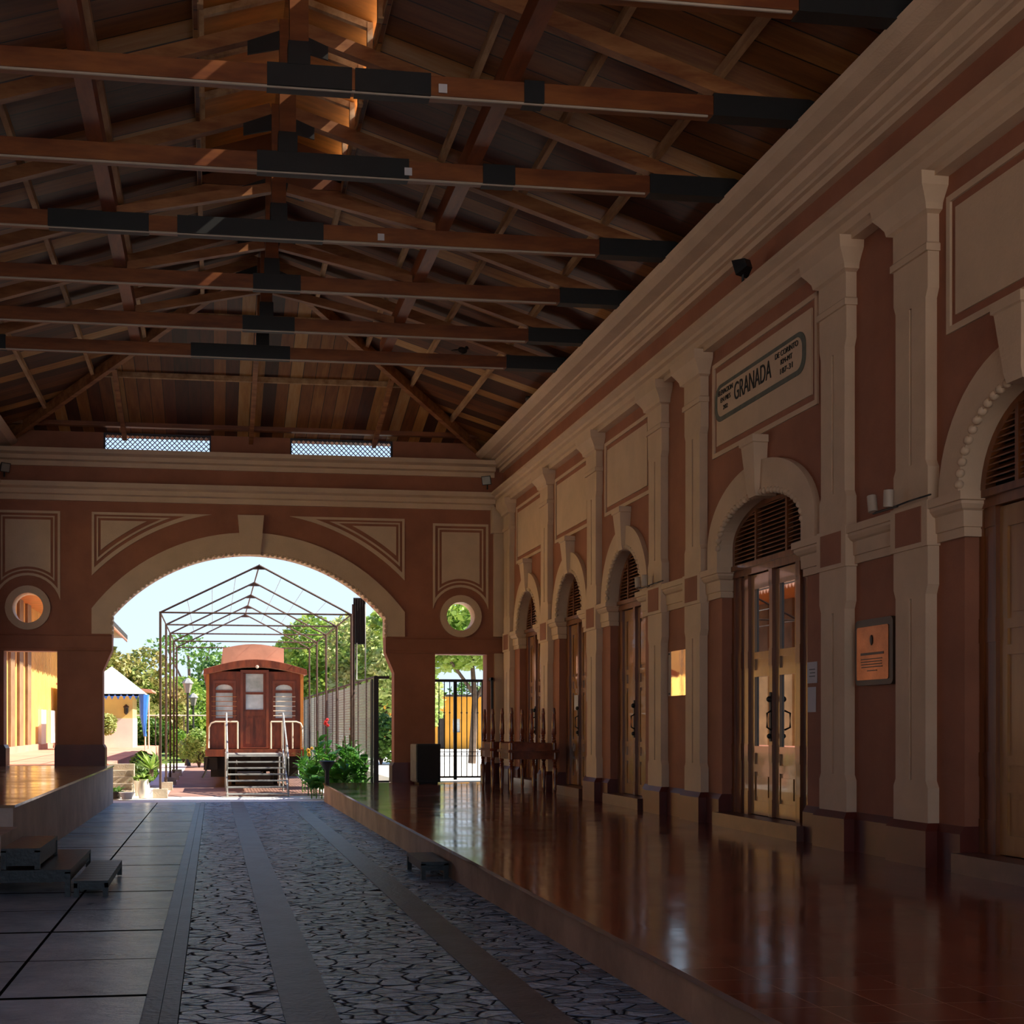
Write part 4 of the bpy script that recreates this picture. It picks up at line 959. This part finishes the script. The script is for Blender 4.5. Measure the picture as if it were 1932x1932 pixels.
pipe('frame_pipe', [(3.27,29.52,3.5),(3.27,29.52,2.66),(3.47,29.52,2.66),(3.47,29.52,4.4)], .017, M['greypipe'], bp, 6)
# gate in the right passage
ig = thing('iron_bar_gate', 'black iron bar gate closing the narrow passage right of the pier', 'gate', (5.2, 27.6, ZP))
fr = MB(); gy = 27.62
for x in (4.62, 5.22, 5.84): fr.box(x-.035, x+.035, gy-.03, gy+.03, ZP+.03, 2.60)
fr.box(4.6, 5.88, gy-.02, gy+.02, 2.55, 2.61); fr.box(4.62, 5.84, gy-.02, gy+.02, ZP+.07, ZP+.11)
fr.build('gate_frame', M['iron'], ig)
for i, x in enumerate((4.74,4.86,4.98,5.10,5.36,5.48,5.60,5.72)):
    q = MB(); q.box(x-.009, x+.009, gy-.009, gy+.009, ZP+.1, 2.56); q.ball((x,gy,1.88), .022, 6, 4); q.ball((x,gy,.98), .02, 6, 4); q.build('gate_bar', M['iron'], ig)
q = MB(); q.box(4.62, 5.84, gy-.008, gy+.008, 1.02, 1.035); q.box(4.62, 5.84, gy-.008, gy+.008, .93, .945); q.build('cross_rail', M['iron'], ig)
op = thing('iron_gate_leaf', 'narrow dark gate frame standing open against the passage wall', 'gate', (5.84, 27.1, ZP))
q = MB(); q.box(5.83, 5.88, 26.75, 26.80, ZP, 2.62); q.box(5.83, 5.88, 26.75, 27.55, 2.56, 2.62); q.build('gate_frame', M['iron'], op)

# ---- bollard lamp, lamp posts
bl = thing('bollard_lamp', 'black flared bollard lamp in front of the canna bed', 'bollard lamp', (2.43, 27.75, 0))
MB().lathe([(.07,0),(.06,.05),(.05,.1),(.048,.62),(.07,.66)], (2.43,27.75,0), 12).build('stem', M['black'], bl, smooth=True)
MB().lathe([(.06,.64),(.10,.70),(.165,.80),(.17,.83),(.15,.84),(.09,.84)], (2.43,27.75,0), 16).build('flared_head', M['black'], bl, smooth=True)
def lamp_post(x, y, h, label):
    t = thing('lamp_post', label, 'lamp post', (x, y, 0), 'garden lamp posts')
    MB().lathe([(.13,0),(.11,.15),(.07,.25),(.055,.3),(.045,h-.62),(.07,h-.60)], (x,y,0), 10).build('post', M['iron'], t, smooth=True)
    MB().lathe([(.10,h-.60),(.20,h-.22)], (x,y,0), 6).build('lantern_glass', M['lampgrey'], t)
    MB().lathe([(.24,h-.22),(.22,h-.18),(.12,h-.06),(.03,h)], (x,y,0), 6).build('lantern_cap', M['greypipe'], t)
lamp_post(-1.02, 52, 3.5, 'nearer garden lamp post left of the carriage, taller lantern')
lamp_post(-.95, 62, 3.15, 'farther garden lamp post half hidden behind the nearer one')

# ---- plants
def add_leaf(mb, p, d, L, w, droop=.3, seg=4, fold=.0):
    p = Vector(p); d = Vector(d).normalized(); side = d.cross(Vector((0,0,1)))
    if side.length < .1: side = Vector((random.uniform(-1,1), random.uniform(-1,1), 0))
    side.normalize(); vs = []; fs = []
    for i in range(seg+1):
        t = i/seg; c = p + d*L*t - Vector((0,0,1))*droop*L*t*t; ww = w*math.sin(PI*min(.97, .12+.86*t))**.7
        vs += [c-side*ww/2, c+side*ww/2]
        if i: k = len(vs)-4; fs.append((k, k+1, k+3, k+2))
    mb.add(vs, fs)
def crown(name, parent, blobs, n, size, m):
    mb = MB(); vol = [b[3]*b[4]*b[5] for b in blobs]; tot = sum(v**.67 for v in vol)
    for b, v in zip(blobs, vol):
        for _ in range(int(n*(v**.67)/tot)):
            u = Vector((random.gauss(0,1), random.gauss(0,1), random.gauss(0,1))).normalized(); r = random.uniform(.55, 1)**.5
            p = Vector((b[0]+u.x*b[3]*r, b[1]+u.y*b[4]*r, b[2]+u.z*b[5]*r)); a = Vector((random.uniform(-1,1), random.uniform(-1,1), random.uniform(-.6,.6))).normalized()
            c = a.cross(Vector((random.uniform(-1,1), random.uniform(-1,1), random.uniform(-1,1)))).normalized(); s = size*random.uniform(.6,1.3)
            mb.add([p-a*s/2, p+c*s*.28, p+a*s/2, p-c*s*.28], [(0,1,2,3)])
    return mb.build(name, m, parent)
def blobs_for(cx_, cy_, cz_, rx, ry, rz, k):
    out = [(cx_, cy_, cz_, rx*.7, ry*.7, rz*.7)]
    for i in range(k):
        t = 2*PI*i/k+random.random(); f = random.uniform(.45,.75); h = random.uniform(-.5,.6)
        out.append((cx_+rx*f*math.cos(t), cy_+ry*f*math.sin(t), cz_+rz*h, rx*.42, ry*.42, rz*.42))
    return out
def tree(label, x, y, z, rx, ry, rz, m, n=2600, size=.24, k=8, base=0, cat='tree', tr_r=.14, group='trees beyond the arch'):
    t = thing('tree', label, cat, (x, y, base), group)
    crown('crown', t, blobs_for(x, y, z, rx, ry, rz, k), int(n*(2.6 if n > 500 else 1.6)), size*1.15, m)
    q = MB(); q.tube([(x,y,base),(x+.1,y,base+(z-base)*.5),(x-.05,y,z)], [tr_r*1.3, tr_r, tr_r*.5]); q.tube([(x+.1,y,base+(z-base)*.5),(x+rx*.45,y+.2,z+.2)], [tr_r*.7, tr_r*.3]); q.tube([(x+.08,y,base+(z-base)*.55),(x-rx*.45,y-.2,z+.1)], [tr_r*.7, tr_r*.3]); q.build('trunk', M['bark'], t, smooth=True)
    return t
tree('broad brownish-green tree behind the canopy tent, left of arch', -4.7, 65, 2.9, 3.4, 2.6, 3.2, M['lf_y'], 4200, .27)
tree('rounded bright green tree behind the lamp posts', -1.5, 69, 2.3, 2.4, 2.2, 2.2, M['lf_g'], 2600, .24)
tree('thin airy tree with sky showing through, above the lamp posts', -1.6, 86, 6.4, 3.0, 2.4, 1.3, M['lf_d'], 420, .30, 6)
tree('low dark tree directly behind the carriage roof', 1.9, 78, 4.3, 3.4, 2.2, 2.6, M['lf_d'], 2200, .26)
tree('tall bright green tree rising right of the carriage', 5.6, 59.5, 3.7, 3.1, 2.6, 3.3, M['lf_g'], 4200, .25)
tree('big pale green tree behind the mesh fence, right of arch', 6.5, 50.5, 3.5, 2.3, 2.8, 3.0, M['lf_p'], 4200, .24)
tree('dark leafy tree farther behind the mesh fence', 5.0, 70, 4.0, 2.9, 2.8, 3.6, M['lf_d'], 3000, .28)
tree('feathery tree hanging over the street gate with a forked trunk', 8.2, 40.5, 4.4, 3.0, 2.6, 1.5, M['lf_g'], 2400, .26, 8, ZP, 'tree', .10)
def bush(label, x, y, rx, ry, rz, m, n=900, size=.2, z0=0, name='shrub', group=None):
    t = thing(name, label, 'shrub', (x, y, z0), group); crown('foliage', t, blobs_for(x, y, z0+rz*.9, rx, ry, rz, 5), n*2, size*1.1, m)
    q = MB()
    for i in range(4): a = i*1.7; q.tube([(x,y,z0),(x+.3*rx*math.cos(a), y+.3*ry*math.sin(a), z0+rz*.9)], .03, 5)
    q.build('stem', M['bark'], t); return t
bush('flowering pale shrub at the foot of the lamp posts', -.55, 50, .85, .8, .9, M['lf_p'], 1500, .13)
bush('green shrub left of the carriage behind the brick path', -1.3, 57, .9, .8, .8, M['lf_g'], 900, .15)
bush('dark hedge mass below the left trees', -3.0, 60.2, 2.4, 1.2, 1.2, M['lf_d'], 1800, .2)
bush('clipped dark shrub beside the steel frame footings', -1.75, 34.4, .40, 1.2, .55, M['lf_d'], 1300, .12)
bush('dark shrub right of the gate post behind the bars', 5.2, 40, 1.1, 1.0, 1.0, M['lf_d'], 1500, .16, ZP)
bush('yellowish dry shrub beside the carriage wheels', 2.75, 33.2, .35, 1.0, .5, M['lf_y'], 800, .13)
bush('flowering vine bush climbing the front of the yellow house', -4.55, 53.3, .75, .35, .75, M['lf_p'], 900, .13, 1.0)
hg = thing('hedge', 'long dark hedge closing the garden behind everything', 'hedge', (0, 90, 0))
crown('foliage', hg, [(-14+i*3.2, 90, 2, 2.4, 1.6, 2.4+.5*math.sin(i*2.1)) for i in range(11)], 13000, .42, M['lf_d'])
# spiky plants
def spiky(label, x, y, z, L, n, m, name='yucca_plant', up=.9):
    t = thing(name, label, 'plant', (x, y, z)); mb = MB()
    for i in range(n):
        a = random.uniform(0, 2*PI); e = random.uniform(.15, 1)*up; add_leaf(mb, (x,y,z+.15), (math.cos(a)*(1.1-e*.6), math.sin(a)*(1.1-e*.6), e), L*random.uniform(.7,1.05), .05, .18)
    mb.build('leaf_blades', m, t); q = MB(); q.tube([(x,y,z),(x,y,z+.3)], .05); q.build('stem', M['bark'], t)
spiky('spiky bright yucca behind the white pots', -1.42, 30.3, .42, .66, 70, M['lf_g'])
spiky('broad-leaved agave behind the yucca, beside the first footing', -1.35, 31.9, .55, .75, 26, M['lf_d'], 'agave_plant', .7)
def pot(label, x, y, r, h, z=0, m='pot', plant='lf_g', shape=0, group='planters by the steps'):
    t = thing('plant_pot', label, 'pot', (x, y, z), group)
    pr = [(r*.75,0),(r*.8,h*.1),(r,h*.35),(r*.85,h*.7),(r*.7,h*.9),(r*.8,h)] if shape else [(r*.6,0),(r*.75,h*.5),(r*.95,h*.93),(r*1.05,h*.95),(r*1.05,h)]
    MB().lathe(pr, (x,y,z), 16).build('vessel', M[m], t, smooth=True)
    if plant:
        mb = MB()
        for i in range(46):
            a = random.uniform(0,2*PI); add_leaf(mb, (x+random.uniform(-.5,.5)*r, y+random.uniform(-.5,.5)*r, z+h-.02), (math.cos(a), math.sin(a), random.uniform(.4,1.6)), random.uniform(.16,.34), .07, .4, 3)
        mb.build('leaves', M[plant], t)
pot('tall white flower pot nearest the concrete steps', -1.68, 29.75, .12, .36)
pot('rounded white vase beside the stone post footing', -1.52, 28.9, .14, .42, shape=1)
pot('low broad white bowl in front of the other pots', -1.86, 28.45, .17, .15, plant=None)
pot('dark square planter at the foot of the concrete steps', -2.12, 28.7, .17, .16, m='darkpot', plant='lf_d')
# cannas
def canna(label, x, y, h, fl, n=9):
    t = thing('canna_plant', label, 'plant', (x, y, 0), 'canna plants by the platform end'); lv = MB(); sm = MB()
    for s_ in range(3):
        ox, oy = random.uniform(-.16,.16), random.uniform(-.2,.2); hh = h*random.uniform(.8,1); sm.tube([(x+ox,y+oy,0),(x+ox*1.3,y+oy*1.3,hh)], .014, 5)
        for i in range(n):
            a = i*2.4+random.random(); zz = .2+(hh-.35)*i/n; add_leaf(lv, (x+ox,y+oy,zz), (math.cos(a), math.sin(a), random.uniform(.9,1.7)), random.uniform(.38,.52), random.uniform(.14,.20), .45, 5)
    lv.build('leaves', M['canna'], t); sm.build('stem', M['canna'], t)
    if fl:
        f = MB()
        for i in range(7): f.ball((x+random.uniform(-.05,.05), y+random.uniform(-.05,.05), h+random.uniform(-.02,.14)), .038, 6, 5)
        f.build('flower', M[fl], t)
for lb, x, y, h, fl, n in (
    ('canna plant with a red flower, tallest near the carriage side', 2.62, 30.1, 1.62, 'petal_r', 11),
    ('leafy canna close behind the bollard lamp', 2.58, 28.75, 1.15, None, 14),
    ('large leafy canna beside the open mesh gate', 3.12, 28.85, 1.40, None, 15),
    ('canna with a small red flower in front of the fence', 3.22, 30.1, 1.45, 'petal_r', 11),
    ('canna with a yellow flower at the left of the bed', 2.18, 29.3, .95, 'petal_y', 11),
    ('low canna at the edge of the sunlit paving', 2.20, 28.35, .55, None, 10),
    ('canna at the right end of the bed under the rail', 3.20, 28.2, 1.15, None, 13),
    ('canna in the middle of the bed with very dense leaves', 2.88, 29.5, 1.30, None, 15),
    ('smaller canna between the bollard and the gate', 2.82, 28.2, .90, None, 13),
    ('canna at the back of the bed beside the carriage', 2.25, 31.0, 1.15, None, 11)): canna(lb, x, y, h, fl, n)

# ---- street side
oh = thing('street_building', 'orange street building with a small window seen through the bar gate', 'building', (12.5, 66, ZP))
fO = lambda u, v, q: (u, 66-q, v)
MB().plate([rect(8, 20, ZP, 3.1), rect(11.55, 11.95, ZP+.01, 2.2)[::-1], rect(12.35, 12.75, 1.25, 1.95)[::-1]], fO, 0, -.3).build('wall', M['orange_wall'], oh)
B(8, 20, 66.31, 72, ZP, 3.0).build('inner_block', M['brownclad'], oh)
B(11.55, 11.95, 66.12, 66.16, ZP, 2.2).build('door', M['under'], oh); B(12.35, 12.75, 66.12, 66.16, 1.25, 1.95).build('window', M['carglass'], oh)
MB().plate([[(7.6,3.1),(20.4,3.1),(20.4,3.2),(7.6,3.2)]], lambda u, v, q: (u, q, v), 65.2, 72).build('roof', M['under'], oh)
MB().bar((13.2,65.4,3.32),(14.6,65.4,3.36),.5,.06).build('roof_sheet', M['greypipe'], oh)
wc = thing('parked_car', 'white car parked far behind the garden posts, left of the carriage', 'car', (-1.9, 72, 0))
bd = MB(); bd.plate([[(-3.9,.35),(-3.9,.85),(-3.5,.98),(-3.0,1.42),(-1.6,1.45),(-1.0,1.0),(-.2,.88),(-.1,.40)]], lambda u, v, q: (u, q, v), 71, 72.6); bd.build('body', M['whitecar'], wc)
MB().plate([[(-3.25,.98),(-2.92,1.36),(-1.68,1.38),(-1.25,1.0)]], lambda u, v, q: (u, q, v), 70.985, 72.615).build('side_windows', M['glass'], wc)
for xx in (-3.2, -.9):
    for yy in (71.05, 72.4): q = MB(); q.tube([(xx,yy,.33),(xx,yy+.18,.33)], .33, 16); q.build('wheel', M['under'], wc)
# garden back fence line
bf = thing('garden_fence', 'low wire garden fence in front of the trees, left of the carriage', 'fence', (-3, 58, 0))
pipe('top_rail', [(-6.5,58.2,2.05),(.2,58.2,2.05)], .03, M['whitepipe'], bf, 5)
for i in range(6): pipe('fence_post', [(-6.3+i*1.25,58.2,0),(-6.3+i*1.25,58.2,2.05)], .03, M['rust'], bf, 5)
# ------------------------------------------------------------------ light, sky, camera
w = bpy.data.worlds.new('sky'); S.world = w; w.use_nodes = True; nt = w.node_tree; bg = nt.nodes['Background']
tc = N(nt, 'ShaderNodeTexCoord'); sp = N(nt, 'ShaderNodeSeparateXYZ'); nt.links.new(tc.outputs['Generated'], sp.inputs[0])
r = ramp(nt, [(0, (.64,.78,.92)), (.12, (.60,.76,.94)), (.45, (.26,.48,.86)), (1, (.12,.28,.72))]); nt.links.new(sp.outputs[2], r.inputs[0])
nt.links.new(r.outputs[0], bg.inputs[0]); bg.inputs[1].default_value = 1.35
sun = bpy.data.lights.new('sun', 'SUN'); sun.energy = 14.0; sun.angle = .009; sun.color = (1,.90,.74)
so = bpy.data.objects.new('sun', sun); C.objects.link(so); d = Vector((-1, .13, -.9)); so.rotation_euler = d.to_track_quat('-Z', 'Y').to_euler(); so.location = (30, 0, 30)
cam = bpy.data.cameras.new('camera'); co = bpy.data.objects.new('camera', cam); C.objects.link(co); S.camera = co
co.location = (0, 0, 1.6); co.rotation_euler = (PI/2, 0, -math.radians(8.02))
cam.sensor_width = 36; cam.sensor_fit = 'HORIZONTAL'; cam.lens = 2429/1932*36; cam.shift_x = (966-745)/1932; cam.shift_y = (1369-966)/1932
cam.clip_end = 500
v = S.view_settings; v.view_transform = 'Standard'; v.look = 'None'; v.gamma = 1; v.use_curve_mapping = False; v.exposure = 0.0
